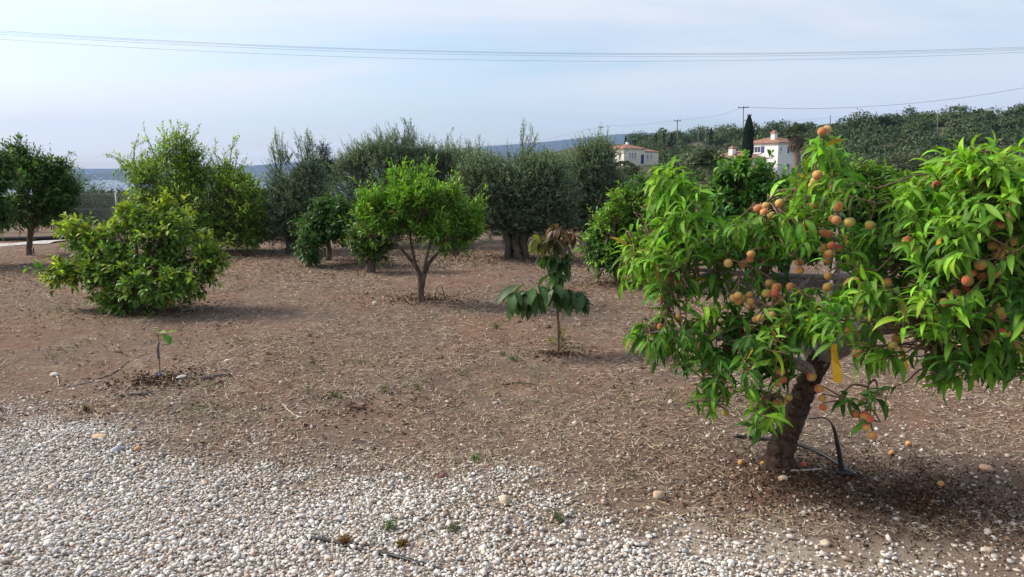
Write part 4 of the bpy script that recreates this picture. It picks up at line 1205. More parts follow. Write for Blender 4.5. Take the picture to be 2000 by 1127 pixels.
link('blue_tie', Bag().add(V - sb, fs).data('blue_tie', noise_mat('blue_tie', (.04, .07, .25), (.09, .13, .38), 40, .5), True), sd_)
lm = M_CITRUS
for k, (x_, y_, dx, dy, dz, ln, c_) in enumerate(((309, 652, .8, -.2, .2, .085, (.20, .30, .05)), (316, 655, .9, .1, -.6, .10, (.17, .34, .04)), (322, 653, .6, -.5, -.8, .10, (.12, .30, .04)), (328, 650, .5, .3, .1, .07, (.24, .33, .06)), (320, 660, -.3, .6, -.1, .07, (.24, .33, .08)), (330, 655, .3, -.5, -1.0, .085, (.10, .27, .04)), (312, 648, -.5, -.3, .3, .06, (.22, .30, .06)))):
    Fm1 = frames(np.array([[dx, dy, dz]]), np.array([[0.1, -.3, 1.]]))[0] * ln
    T, tf, sh = BROAD[k % 3]
    me = mesh_data('leaf', (Fm1 @ T.T).T + (W(x_, y_, YS) - sb), tf, np.array(c_)[None] * sh[:, None], True, lm)
    link('leaf', me, sd_)
V, fs = tube([W(309, 657, YS), W(318, 653, YS), W(330, 652, YS)], [.003, .0025, .002], 5, 4)
link('side_stem', Bag().add(V - sb, fs).data('side_stem', M_TWIG, True), sd_)

# ------------------------------------------------------------------ stones and sticks
def rock(seed, c_):
    r_ = np.random.RandomState(seed)
    V, Fq = ICO.copy(), ICOF
    for _ in range(2):
        mids = {}; nf = []; Vl = list(V)
        def mp_(a, b_):
            k = (min(a, b_), max(a, b_))
            if k not in mids:
                m_ = (Vl[a] + Vl[b_]); m_ = m_ / np.linalg.norm(m_); mids[k] = len(Vl); Vl.append(m_)
            return mids[k]
        for a, b_, c2 in Fq:
            x1, x2, x3 = mp_(a, b_), mp_(b_, c2), mp_(c2, a)
            nf += [[a, x1, x3], [b_, x2, x1], [c2, x3, x2], [x1, x2, x3]]
        V = np.array(Vl); Fq = np.array(nf)
    V = V * (1 + .5 * (vnoise(V + seed, 1.4, seed) - .5) + .15 * (vnoise(V, 4., seed) - .5))[:, None]
    return mesh_data('stone', V, Fq, np.asarray(c_)[None] * (.8 + .4 * vnoise(V, 3., seed + 1))[:, None], True, M_STONE)
M_STONE = attr_mat('stone', .85, .25, .4, 6.)
for k, (lab, x_, y_, w_, h_, c_) in enumerate((('rounded tan stone in the gravel left of the peach trunk', 1287, 973, 26, 18, (.50, .36, .25)), ('bluish grey stone in the gravel at far left', 228, 886, 24, 14, (.42, .44, .50)), ('flat tan stone beside the white stalk at left', 195, 858, 34, 10, (.46, .33, .21)),
        ('flat tan stone in front of the peach trunk foot', 1530, 932, 22, 12, (.50, .38, .28)), ('wide tan stone on the soil at the right edge', 1925, 922, 26, 16, (.50, .33, .22)), ('dark red stone at the gravel edge in the middle', 866, 930, 20, 14, (.20, .09, .08)),
        ('pale stone beside the tiny seedling, to its right', 355, 745, 22, 8, (.55, .54, .50)), ('pale flat stone on soil at far left', 107, 732, 18, 8, (.58, .52, .46)), ('tan stone in gravel near the bottom right', 1612, 1060, 24, 13, (.50, .41, .32)), ('whitish stone below the low peach leaves at left', 1309, 796, 12, 10, (.55, .47, .38)),
        ('orange stone in the gravel at lower left', 187, 1004, 16, 10, (.50, .30, .20)), ('pale stone before the bright green citrus, left of its trunk', 732, 596, 12, 9, (.55, .50, .44)), ('small orange stone at the left gravel edge, right of the grey stone', 270, 884, 14, 12, (.45, .27, .14)), ('brown pebble stone in the gravel right of the middle', 1180, 985, 16, 12, (.42, .33, .25)),
        ('buff stone at bottom of the gravel, right of centre', 985, 985, 26, 20, (.52, .43, .33)), ('pale stone on the shaded soil behind the seedling', 445, 712, 12, 7, (.55, .5, .44)))):
    q = G(x_, y_); s_ = q[1] / F
    o = link('stone', rock(200 + k, c_), None, Vector((q[0], q[1], q[2] + h_ * s_ * .3)), label=lab, category='stone', group='larger stones')
    o.scale = (w_ * s_ * .5, w_ * s_ * .42, max(h_ * s_ * .55, .008)); o.rotation_euler = (0, 0, k * 1.3)
M_STRAW = noise_mat('dry_stalk', (.42, .35, .26), (.62, .55, .45), 30, .8, .2, .2, .002)
M_DEAD = noise_mat('dead_wood', (.11, .09, .075), (.30, .26, .22), 30, .9, .2, .5, .004, 6, (1, 1, 1))
for lab, pts, r_, m_ in (('white dry stalk lying on the gravel edge at left', [(193, 818), (180, 840), (168, 856), (160, 878)], .0045, M_STRAW), ('long grey stick lying left of the tiny seedling', [(252, 700), (220, 725), (180, 742), (140, 752)], .006, M_DEAD),
        ('short weathered wood piece below the tiny seedling', [(235, 779), (265, 778), (300, 773)], .014, M_DEAD), ('dark wood scrap right of the tiny seedling', [(390, 750), (415, 745), (450, 741)], .012, M_DEAD), ('pale bent twig on open soil left of the middle', [(552, 792), (566, 806), (582, 816), (600, 818)], .004, M_STRAW),
        ('thin curved twig in the middle of the soil', [(862, 764), (856, 776), (846, 786)], .003, M_STRAW), ('flat pale stick at the foot of the peach trunk', [(1528, 921), (1565, 918), (1606, 912)], .008, M_STRAW), ('dark twig at the gravel edge, centre left', [(765, 915), (785, 920), (806, 924)], .006, M_DEAD),
        ('grey twig in gravel right of centre', [(1035, 1008), (1060, 1014), (1085, 1018)], .004, M_DEAD), ('pale dead branch at the right foot of the citrus bush', [(350, 608), (380, 604), (412, 600)], .012, M_DEAD), ('thin pale twig at left below the pale flat stone', [(100, 728), (112, 736), (114, 752)], .004, M_STRAW),
        ('brown twig heap strand in front of the reddish sapling', [(985, 748), (1015, 744), (1050, 750)], .006, M_TWIG), ('black twig in the gravel at left', [(195, 898), (197, 890), (201, 882)], .006, M_PIPE)):
    P3 = np.array([gp(a, b_, r_ * 1.1) for a, b_ in pts]); c0 = P3.mean(0)
    V, fs = tube(P3, [r_, *([r_ * .9] * (len(pts) - 2)), r_ * .5], 7, 5, rs, .25, .1)
    link('stick', Bag().add(V - c0, fs).data('stick', m_, True), None, Vector(c0), label=lab, category='stick', group='loose sticks on the ground')

# ------------------------------------------------------------------ fence and back edge of the orchard
M_GALV = noise_mat('galvanised', (.26, .28, .29), (.40, .42, .43), 20, .55, .4, .1, .002, metallic=.4)
FY = 19.0
fx0, fx1 = W(-260, 400, FY)[0], W(700, 400, FY)[0]
fb = np.array([fx0, FY, float(zg(fx0, FY))])
fence = thing('chain_link_fence', 'grey chain link fence with steel posts, behind the left trees', 'fence', fb)
FH = .98
postx = [W(a, 400, FY)[0] for a in (-250, -95, 68, 228, 390, 560, 700)]
for x_ in postx:
    V, fs = tube([(x_, FY, float(zg(x_, FY)) - .05), (x_, FY, FH + .03)], [.024, .024], 8, 2)
    link('post', Bag().add(V - fb, fs).data('post', M_GALV, True), fence)
bag = Bag()
step = .075
A_, B_ = [], []
x_ = fx0 - FH
while x_ < fx1:
    A_.append((x_, FY - .030, .03)); B_.append((x_ + FH, FY - .030, FH + .03))
    A_.append((x_ + FH, FY - .033, .03)); B_.append((x_, FY - .033, FH + .03))
    x_ += step
V, f = sticks(A_, B_, .0022, .0022, 3); bag.add(V - fb, f)
for z_ in (.05, .6, FH):
    V, f = sticks([(fx0, FY - .027, z_)], [(fx1, FY - .027, z_)], .003, .003, 5); bag.add(V - fb, f)
link('wire_mesh', bag.data('wire_mesh', M_GALV), fence, kind='stuff')
# white pebble strip and black pipe on the ground at far left
M_WH = noise_mat('white_strip', (.36, .33, .31), (.58, .55, .53), 14, .9, .2, .5, .02)
Pc = [gp(-200, 484), gp(-60, 481), gp(20, 478), gp(70, 476), gp(120, 474)]
Vs = []
for i, q in enumerate(Pc):
    for k in range(5):
        yv = q[1] - .45 + k * .22
        Vs.append((q[0], yv, float(zg(q[0], yv)) + (.01 if k in (0, 4) else .035)))
ii = (np.arange(4)[:, None] * 5 + np.arange(4)[None])
link('path_strip', mesh_data('path_strip', np.array(Vs), np.stack([ii, ii + 5, ii + 6, ii + 1], -1).reshape(-1, 4), None, True, M_WH), kind='structure')
V, fs = tube([gp(-220, 472, .05), gp(-60, 470.5, .05), gp(20, 469.5, .05), gp(70, 468, .05), gp(112, 466.5, .05), gp(150, 466, .04)], [.05] * 6, 10, 6)
q0 = gp(0, 470)
link('drain_pipe', Bag().add(V - q0, fs).data('drain_pipe', M_PIPE, True), None, Vector(q0), label='thick black pipe lying along the white strip at far left', category='pipe')
V, fs = tube([gp(66, 494, 0), gp(66, 494, .12)], [.012, .010], 7, 2); q0 = gp(66, 494)
link('dripper_stake', Bag().add(V - q0, fs).data('dripper_stake', M_PIPE, True), None, Vector(q0), label='short black stake right of the single-trunk tree at far left', category='stake')

# ------------------------------------------------------------------ bushes behind
def bush(name, label, px, py_base, Y, blobs, n, leaf, old, new, seed, group=None, cat='bush', gap=.36, gs=1.2, m=8, slen=.4, newf=.7):
    b_ = W(px, py_base, Y); b_[2] = min(b_[2], float(zg(b_[0], Y)))
    return tree(name, label, b_, Y, blobs, n, m, slen, SLIM, leaf, leaf * .42, old, new, newf, group=group, mat_leaf=M_FAR, rtrunk=.05 * Y / 30, up=.4, out=.6, droop=0, gap=gap, gscale=gs, seed=seed, nlimb=10, wnorm=3.8, cat=cat,
                fork=W(px, py_base - 10, Y), inner=.5, stickf=.15)
bush('shrub', 'grey-green shrubs behind the chain link fence, at left', 190, 460, 22, [(170, 420, 48, 56), (215, 415, 48, 54), (255, 418, 44, 54), (140, 415, 46, 58), (195, 392, 50, 34), (120, 385, 40, 44), (240, 395, 34, 40)], 2600, .085, (.080, .145, .088), (.16, .24, .14), 61)
bush('shrub', 'taller grey shrub peeking out right of the single-trunk tree', 155, 450, 24, [(155, 365, 36, 36), (150, 400, 44, 50), (110, 410, 48, 50)], 1200, .075, (.080, .14, .085), (.16, .23, .13), 62)
bush('shrub', 'dim shrubs filling the gap between the left trees behind the fence', 60, 465, 23, [(20, 420, 60, 44), (80, 430, 50, 36), (-60, 410, 60, 60)], 900, .08, (.085, .125, .065), (.16, .20, .09), 63)
bush('shrub', 'shrubs behind the fence right of the ragged olive-green tree', 500, 465, 24, [(500, 430, 70, 40), (430, 420, 70, 50), (350, 420, 70, 40), (300, 420, 50, 50)], 1100, .08, (.085, .125, .065), (.16, .20, .09), 64)
bush('conifer_tree', 'hazy grey-green conifer peeking above between two olives', 632, 400, 60, [(632, 310, 16, 26), (635, 340, 24, 40), (630, 290, 8, 12), (655, 335, 16, 26)], 900, .22, (.055, .08, .065), (.08, .11, .08), 65, slen=.7, cat='tree')
bush('shrub', 'mid-green thicket behind the old olive and left of the houses', 1120, 400, 55, [(1060, 330, 60, 40), (1140, 320, 60, 30), (1210, 362, 50, 30), (1000, 335, 60, 40)], 1300, .22, (.075, .125, .045), (.14, .20, .07), 66, slen=.7)
bush('shrub', 'low green hedge below the small palm, behind the peach', 1370, 420, 38, [(1290, 370, 44, 40), (1350, 365, 50, 34), (1420, 370, 50, 40), (1250, 370, 34, 40), (1370, 400, 90, 40), (1530, 380, 80, 40)], 1800, .15, (.07, .13, .04), (.13, .21, .055), 67, slen=.5)
bush('shrub', 'rounded grey-green bush on the slope right of the tall peach shoot', 1760, 345, 70, [(1765, 325, 58, 22), (1720, 332, 40, 18), (1810, 335, 34, 22)], 1100, .26, (.075, .09, .055), (.13, .145, .09), 68, slen=.7)
bush('shrub', 'green thicket between the houses and the peach, at right', 1700, 400, 45, [(1650, 365, 70, 30), (1760, 370, 80, 36), (1860, 370, 90, 46), (1980, 370, 80, 60)], 1800, .17, (.065, .11, .042), (.12, .17, .06), 69, slen=.6)
bush('tree', 'dark round-topped tree on the ridge, left of the ridge pair', 1688, 262, 215, [(1688, 243, 24, 11), (1700, 250, 30, 12)], 500, .7, (.030, .050, .022), (.06, .09, .035), 70, 'dark trees on the ridge', 'tree', slen=1.6, gs=.4)
bush('tree', 'dark round-topped tree on the ridge, right of the ridge pair', 1733, 262, 210, [(1733, 240, 26, 14), (1735, 252, 34, 14)], 600, .7, (.030, .050, .022), (.06, .09, .035), 71, 'dark trees on the ridge', 'tree', slen=1.6, gs=.4)
bush('tree', 'big dark tree on the ridge at the right edge of the picture', 1990, 275, 190, [(1992, 228, 32, 20), (1975, 248, 34, 22), (2030, 235, 40, 30)], 900, .7, (.030, .052, .022), (.06, .09, .035), 72, 'dark trees on the ridge', 'tree', slen=1.6, gs=.4)

# wooded hillside, one mass
rs = np.random.RandomState(90)
CN = []
for k in range(1250):
    y_ = rs.uniform(105, 330); a_ = rs.uniform(.16, .76)
    x_ = a_ * y_
    sxp = 1000 + F * a_
    if 1160 < sxp < 1300 and y_ < 225: continue
    if 1420 < sxp < 1600 and y_ < 165: continue
    CN.append((x_, y_, float(zg(x_, y_)), *((rs.uniform(2.8, 5.0), rs.uniform(2.4, 4.2)) if rs.uniform() < .22 else (rs.uniform(1.5, 3.4), rs.uniform(1.1, 2.2))), rs.uniform(0, 1)))
CN = np.array(CN)
Pn, Cn, Nn = [], [], []
for x_, y_, z_, rx, rz, h_ in CN:
    k = 330
    d = sph(rs, k); d[:, 2] = np.abs(d[:, 2]) * 1.0 - .15
    r_ = rs.uniform(.72, 1.04, k)
    P_ = np.array([x_, y_, z_ + rz * .35]) + d * np.array([rx, rx, rz * 1.25]) * r_[:, None] * (1 + .35 * (vnoise(d * 2 + x_, 1.5, 3) - .5))[:, None]
    base_c = np.array([.040, .078, .030]) * (1 - h_) + np.array([.10, .128, .058]) * h_
    Cn.append(base_c[None] * np.exp(rs.normal(0, .28, (k, 1)))); Pn.append(P_); Nn.append(d)
Pn = np.concatenate(Pn); Cn = np.concatenate(Cn); n = len(Pn)
Nn = np.concatenate(Nn)
V, fs, C = scatter(TRI[0], TRI[1], Pn, frames(rs.normal(0, 1, (n, 3)), Nn + rs.normal(0, .35, (n, 3))), rs.uniform(.40, .85, n), rs.uniform(.9, 1.9, n), rs.uniform(.3, .6, n), Cn)
link('hillside_scrub', Bag().add(V, fs, C).data('hillside_scrub', M_FAR), kind='stuff', label='dense dark green scrub covering the hillside at right', category='scrub')
# lower bushland on the left slope to the sea and behind the olives
Pn, Cn = [], []
for k in range(240):
    y_ = rs.uniform(35, 240); a_ = rs.uniform(-.85, .16)
    x_ = a_ * y_; z_ = float(zg(x_, y_))
    rx, rz = rs.uniform(1.5, 3.0), rs.uniform(.8, 1.5)
    d = sph(rs, 240); d[:, 2] = np.abs(d[:, 2]) - .1
    Pn.append(np.array([x_, y_, z_ + .3]) + d * np.array([rx, rx, rz]) * rs.uniform(.7, 1.05, (240, 1)))
    Cn.append(np.array([.055, .075, .035]) * np.exp(rs.normal(0, .3, (240, 1))))
Pn = np.concatenate(Pn); Cn = np.concatenate(Cn); n = len(Pn)
V, fs, C = scatter(TRI[0], TRI[1], Pn, rand_rot(n, rs, 1.2), rs.uniform(.45, .9, n), rs.uniform(1.0, 2.0, n), rs.uniform(.3, .6, n), Cn)
link('coastal_scrub', Bag().add(V, fs, C).data('coastal_scrub', M_FAR), kind='stuff', label='green scrub on the slope falling to the sea, behind the fence', category='scrub')

# cypresses
def cypress(label, px, py0, py1, Y, wpx, seed, n=900):
    r_ = np.random.RandomState(seed)
    b_ = W(px, py0, Y); tp = W(px, py1, Y); H = tp[2] - b_[2]; wr = wpx * .5 / F * Y
    root = thing('cypress_tree', label, 'tree', b_, 'cypresses')
    t_ = r_.uniform(0, 1, n) ** .8; th = r_.uniform(0, 6.283, n)
    prof = np.minimum(1, (1 - t_) * 2.6) ** .7 * (0.6 + .4 * np.minimum(1, t_ * 4)) * r_.uniform(.55, 1.08, n)
    P_ = b_ + np.stack([np.cos(th) * wr * prof, np.sin(th) * wr * prof, t_ * H], -1)
    D_ = np.stack([np.cos(th) * .3, np.sin(th) * .3, np.ones(n)], -1)
    c_ = np.array([.020, .036, .020]) * np.exp(r_.normal(0, .28, (n, 1)))
    V, fs, C = scatter(SLIM[0], SLIM[1], P_, frames(D_, np.stack([np.cos(th), np.sin(th), np.zeros(n)], -1)), H * .10, H * .13, H * .1, c_)
    link('crown', Bag().add(V - b_, fs, C).data('crown', M_FAR), root, kind='stuff')
    V, fs = tube([b_ - (0, 0, .3), b_ + (0, 0, H * .95)], [wr * .35, wr * .08], 8, 3)
    link('trunk', Bag().add(V - b_, fs).data('trunk', M_BARK), root)
cypress('tall dark cypress beside the large white house', 1459, 320, 232, 118, 18, 1, 2200)
for k, (lab, x_, y0, y1, w_, Yd) in enumerate((('dark cypress behind the roof of the cream house', 1221.5, 292, 266, 5, 235), ('tiny cypress behind the cream house roof, second from left', 1230, 290, 275, 4, 240), ('tiny cypress behind the cream house roof, third from left', 1240, 290, 274, 4, 240),
        ('slim cypress on the ridge between the two houses', 1311, 290, 262, 6, 190), ('slim dark cypress on the ridge above the small palm', 1388, 285, 252, 7, 180), ('thin cypress on the skyline right of the cream house', 1296, 280, 258, 5, 230), ('thin cypress on the skyline, first right of the cream house', 1281, 282, 261, 5, 235))):
    cypress(lab, x_, y0, y1, Yd, w_, 20 + k, 350)

# palms
def palm(name, label, px, pyb, pyc, Y, rpx, trunk_w, seed, nf=34, skirt=0, fan=False, colr=(.075, .10, .045), up=.5, flen=1.0):
    r_ = np.random.RandomState(seed)
    b_ = W(px, pyb, Y); c_ = W(px, pyc, Y); k = Y / F
    root = thing(name, label, 'palm', b_, 'palms')
    if trunk_w:
        V, fs = tube([b_ - (0, 0, .4), (b_ * .6 + c_ * .4), c_], [trunk_w * k * .5 * 1.05, trunk_w * k * .5 * .9, trunk_w * k * .5 * .75], 12, 8, r_, .02, .07)
        link('trunk', Bag().add(V - b_, fs).data('trunk', noise_mat('palm_trunk', (.12, .085, .065), (.30, .23, .19), 3.5, .95, .1, 1., .12, 7, (1, 1, .25)), True), root)
    ra = rpx * k
    shapes = []
    for i in range(nf):
        th = r_.uniform(0, 6.283); el = r_.uniform(-.15, 1.15) * up + .15
        d = np.array([math.cos(th) * math.cos(el), math.sin(th) * math.cos(el), math.sin(el)])
        Ln = ra * r_.uniform(.8, 1.1) * flen
        pts = np.array([c_ + d * Ln * t_ - np.array([0, 0, .45 * Ln * t_ * t_ * (1 if not fan else .35)]) for t_ in np.linspace(0, 1, 6)])
        bag = Bag()
        V, fs = tube(pts, np.linspace(.03, .006, 6) * ra * .5, 4, 1); bag.add(V - b_, fs, np.array(colr) * 1.2)
        if not fan:
            m_ = 22
            tt_ = np.linspace(.15, 1, m_)
            P_ = np.stack([np.interp(tt_, np.linspace(0, 1, 6), pts[:, a_]) for a_ in range(3)], -1)
            side = np.cross(d, [0, 0, 1.]); side /= np.linalg.norm(side) + 1e-6
            for sgn in (-1, 1):
                D_ = side * sgn * .9 + d * .7 + np.array([0, 0, -.15]) + r_.normal(0, .1, (m_, 3))
                V, fs, C = scatter(SLIM[0], SLIM[1], P_, frames(D_, np.tile([[0, 0, 1.]], (m_, 1))), Ln * .30 * (1.1 - .6 * tt_), Ln * .13, Ln * .3, np.array(colr)[None] * np.exp(r_.normal(0, .2, (m_, 1))))
                bag.add(V - b_, fs, C)
        else:
            m_ = 12
            e = pts[3]
            side = np.cross(d, [0, 0, 1.]); side /= np.linalg.norm(side) + 1e-6
            an = np.linspace(-1.2, 1.2, m_)
            D_ = np.cos(an)[:, None] * (d + (0, 0, -.25)) + np.sin(an)[:, None] * side
            V, fs, C = scatter(SLIM[0], SLIM[1], np.tile(e, (m_, 1)), frames(D_, np.tile([[0, 0, 1.]], (m_, 1))), Ln * .5, Ln * .5, Ln * .5, np.array(colr)[None] * np.exp(r_.normal(0, .2, (m_, 1))))
            bag.add(V - b_, fs, C)
        link('frond', bag.data('frond', M_FAR), root)
    if skirt:
        n = skirt
        t_ = r_.uniform(0, 1, n); th = r_.uniform(0, 6.283, n)
        rr = trunk_w * k * .5 * (1.0 + .55 * (1 - t_))
        P_ = c_ + np.stack([np.cos(th) * rr, np.sin(th) * rr, -t_ * (c_[2] - b_[2]) * .30], -1)
        D_ = np.stack([np.cos(th) * .55, np.sin(th) * .55, -np.ones(n)], -1)
        V, fs, C = scatter(SLIM[0], SLIM[1], P_, frames(D_, np.stack([np.cos(th), np.sin(th), np.ones(n)], -1)), ra * .42, ra * .5, ra * .4, np.array([.16, .125, .085])[None] * np.exp(r_.normal(0, .25, (n, 1))))
        link('dead_frond_skirt', Bag().add(V - b_, fs, C).data('dead_frond_skirt', M_FAR), root, kind='stuff')
palm('fan_palm', 'tall fan palm with thick shaggy trunk in front of the large white house', 1556, 345, 262, 112, 23, 17, 3, 46, 320, True, (.15, .19, .10), 1.15)
palm('date_palm', 'small feathery palm between the two houses', 1383, 345, 322, 62, 46, 9, 4, 46, 0, False, (.085, .105, .060), 1.1)
palm('yucca_plant', 'spiky grey-green palm below the cream house', 1236, 365, 345, 45, 34, 6, 5, 40, 0, False, (.10, .12, .075), 1.2)
palm('dead_palm', 'grey withered palm fronds between the peach shoots', 1300, 440, 395, 20, 44, 8, 6, 20, 0, False, (.17, .155, .13), 1.2)

# ------------------------------------------------------------------ houses
M_CREAM = noise_mat('cream_render', (.70, .66, .55), (.80, .76, .66), 1.2, .9, .2, .1, .01)
M_WHITE = noise_mat('white_render', (.74, .73, .70), (.84, .83, .80), 1.2, .9, .2, .1, .01)
M_TILE = noise_mat('roof_tile', (.20, .095, .065), (.36, .20, .145), 2.2, .85, .2, .4, .04, 5, (1, 1, 1))
M_BLUE = noise_mat('blue_shutter', (.025, .045, .16), (.04, .065, .22), 6, .5, .4, 0)
M_DARKGLASS = noise_mat('window_glass', (.03, .04, .06), (.06, .07, .09), 3, .12, .6, 0)
def hip_roof(x0, x1, y0, y1, z, h, ov=.45, axis='x'):
    x0 -= ov; x1 += ov; y0 -= ov; y1 += ov
    i = min(x1 - x0, y1 - y0) * .5
    if (x1 - x0) > (y1 - y0): r0, r1 = (x0 + i, (y0 + y1) / 2, z + h), (x1 - i, (y0 + y1) / 2, z + h)
    else: r0, r1 = ((x0 + x1) / 2, y0 + i, z + h), ((x0 + x1) / 2, y1 - i, z + h)
    V = np.array([(x0, y0, z), (x1, y0, z), (x1, y1, z), (x0, y1, z), r0, r1, (x0, y0, z - .14), (x1, y0, z - .14), (x1, y1, z - .14), (x0, y1, z - .14)])
    if (x1 - x0) > (y1 - y0): f4, f3 = [[0, 1, 5, 4], [2, 3, 4, 5]], [[1, 2, 5], [3, 0, 4]]
    else: f4, f3 = [[1, 2, 5, 4], [3, 0, 4, 5]], [[0, 1, 4], [2, 3, 5]]
    f4 += [[0, 6, 7, 1], [1, 7, 8, 2], [2, 8, 9, 3], [3, 9, 6, 0], [6, 9, 8, 7]]
    return V, [np.array(f4), np.array(f3)]
def part(name, pieces, m, parent):
    bag = Bag()
    for V, fs in pieces: bag.add(V, fs)
    return link(name, bag.data(name, m), parent)
def window(parent, c, w, h, face, shut=False, frame_m=None):
    """face 'y': on a wall facing -y; face 'x': facing +x (c is the wall surface point)"""
    c = np.asarray(c, float)
    if face == 'y': sz = lambda a, d, b_: (a, d, b_); off = lambda d: np.array([0, -d, 0]); al = np.array([1., 0, 0])
    else: sz = lambda a, d, b_: (d, a, b_); off = lambda d: np.array([d, 0, 0]); al = np.array([0, 1., 0])
    wn = part('window', [box(c + off(.03), sz(w, .06, h))], M_DARKGLASS, parent)
    fr = [box(c + off(.06) + al * s_ * (w / 2 + .05), sz(.1, .12, h + .2)) for s_ in (-1, 1)] + [box(c + off(.06) + (0, 0, s_ * (h / 2 + .05)), sz(w - .002, .12, .1)) for s_ in (-1, 1)] + [box(c + off(.068), sz(.06, .05, h - .004))]
    part('frame', fr, frame_m or M_WHITE, wn)
    part('sill', [box(c + off(.1) + (0, 0, -h / 2 - .16), sz(w + .3, .2, .1))], M_WHITE, wn)
    if shut:
        for s_ in (-1, 1): part('shutter', [box(c + off(.04) + al * s_ * (w / 2 + .10 + w * .25), sz(w * .5, .06, h + .1))], M_BLUE, wn)
# large white house at right; local x along the right-hand wall direction
def place(px, py, Y):
    return W(px, py, Y)
H2 = place(1517, 345, 145)
h2 = thing('white_house', 'large white two-storey house with red tiled roof and blue shutters, at right', 'house', H2, 'white houses on the slope', R(34))
# corner nearest the camera at local (0, 0); wall facing -y runs to +x, wall facing -x runs to +y
u_ = 6.45
W2, D2 = 7.6, 8.2
def windowL(parent, c, w, h, shut=False, frame_m=None):
    c = np.asarray(c, float)
    sz = lambda a, d, b_: (d, a, b_); off = lambda d: np.array([-d, 0, 0]); al = np.array([0, 1., 0])
    wn = part('window', [box(c + off(.03), sz(w, .06, h))], M_DARKGLASS, parent)
    fr = [box(c + off(.06) + al * s_ * (w / 2 + .05), sz(.1, .12, h + .2)) for s_ in (-1, 1)] + [box(c + off(.06) + (0, 0, s_ * (h / 2 + .05)), sz(w - .002, .12, .1)) for s_ in (-1, 1)] + [box(c + off(.068), sz(.06, .05, h - .004))]
    part('frame', fr, frame_m or M_WHITE, wn)
    part('sill', [box(c + off(.1) + (0, 0, -h / 2 - .16), sz(w + .3, .2, .1))], M_WHITE, wn)
    if shut:
        for s_ in (-1, 1): part('shutter', [box(c + off(.04) + al * s_ * (w / 2 + .10 + w * .25), sz(w * .5, .06, h + .1))], M_BLUE, wn)
part('wall', [box((W2 / 2, D2 / 2, u_ / 2 - 1), (W2, D2, u_ + 2))], M_WHITE, h2)
part('cornice', [box((W2 / 2, D2 / 2, u_ - .16), (W2 + .5, D2 + .5, .22))], M_WHITE, h2)
part('string_course', [box((W2 / 2, -.03, 2.45), (W2 + .12, .1, .12)), ], M_WHITE, h2)
V, fs = hip_roof(0, W2, 0, D2, u_ + .06, 1.25)
rf = part('roof', [(V, fs)], M_TILE, h2)
ch = part('chimney', [box((2.0, 2.6, u_ + 1.1), (.85, .85, 1.7)), box((2.0, 2.6, u_ + 1.85), (1.1, 1.1, .12))], M_WHITE, rf)
V, fs = hip_roof(1.6, 2.4, 2.2, 3.0, u_ + 2.02, .5, .2)
part('chimney_cap', [(V, fs)], M_TILE, rf)
windowL(h2, (0, 4.7, 5.2), 1.4, 1.1, True)
windowL(h2, (0, 1.6, 4.1), .5, .5)
window(h2, (.75, 0, 5.2), .45, .85, 'y')
window(h2, (3.9, 0, 5.15), .95, 1.15, 'y', True)
window(h2, (3.2, 0, 1.9), .8, 1.2, 'y')
window(h2, (6.3, 0, 5.15), .9, 1.1, 'y')
# lower wing to the left with its own chimney
H3 = place(1468, 345, 143)
h3 = thing('house_wing', 'low white wing with red roof and chimney, left of the dark cypress', 'house', H3, 'white houses on the slope', R(34))
part('wall', [box((.5, 4.0, 1.2), (6.0, 8.6, 4.4))], M_WHITE, h3)
V, fs = hip_roof(-2.5, 3.5, -.3, 8.3, 3.5, 1.35)
rf = part('roof', [(V, fs)], M_TILE, h3)
part('chimney', [box((-1.2, 3.9, 4.3), (.95, .95, 2.2))], M_WHITE, rf)
V, fs = hip_roof(-1.65, -.75, 3.45, 4.35, 5.42, .45, .12)
part('chimney_cap', [(V, fs)], M_TILE, rf)
# single-storey cream house
H1 = place(1218, 321, 200)
h1 = thing('cream_house', 'cream single-storey house with red hipped roof, left of the small palm', 'house', H1, 'white houses on the slope', R(30))
W1, D1, e1 = 7.2, 7.6, 4.05
part('wall', [box((W1 / 2, D1 / 2, e1 / 2 - 1), (W1, D1, e1 + 2))], M_CREAM, h1)
part('cornice', [box((W1 / 2, D1 / 2, e1 - .05), (W1 + .5, D1 + .5, .25))], M_WHITE, h1)
V, fs = hip_roof(0, W1, 0, D1, e1 + .12, 1.25)
rf = part('roof', [(V, fs)], M_TILE, h1)
part('chimney', [box((4.6, 4.4, e1 + 1.3), (.7, .7, 1.3))], M_WHITE, rf)
part('side_wing', [box((W1 + 2.6, 3.2, e1 / 2 - 1.2), (5.2 - .01, 5.4, e1 + 1.2))], M_CREAM, h1)
V, fs = hip_roof(W1 + .5, W1 + 5.2, .5, 5.9, e1 - .58, .8, .3)
part('wing_roof', [(V, fs)], M_TILE, h1)
part('portico', [box((-1.4, 6.9, 3.3), (2.6, .35, .5)), box((-2.5, 6.9, 1.4), (.35, .35, 3.6)), box((-1.0, 6.9, 1.4), (.35, .35, 3.6))], M_CREAM, h1)
for x_ in (2.0, 2.9, 3.8): window(h1, (x_, 0, 2.3), .42, 1.5, 'y')
dr = part('door', [box((6.3, -.03, 1.4), (1.0, .08, 2.4))], M_BLUE, h1)
for x_ in (W1 + 1.3, W1 + 2.5): window(h1, (x_, .5, 2.0), .42, 1.3, 'y')
for y_ in (1.6, 5.6): windowL(h1, (0, y_, 2.0), .8, 1.7)

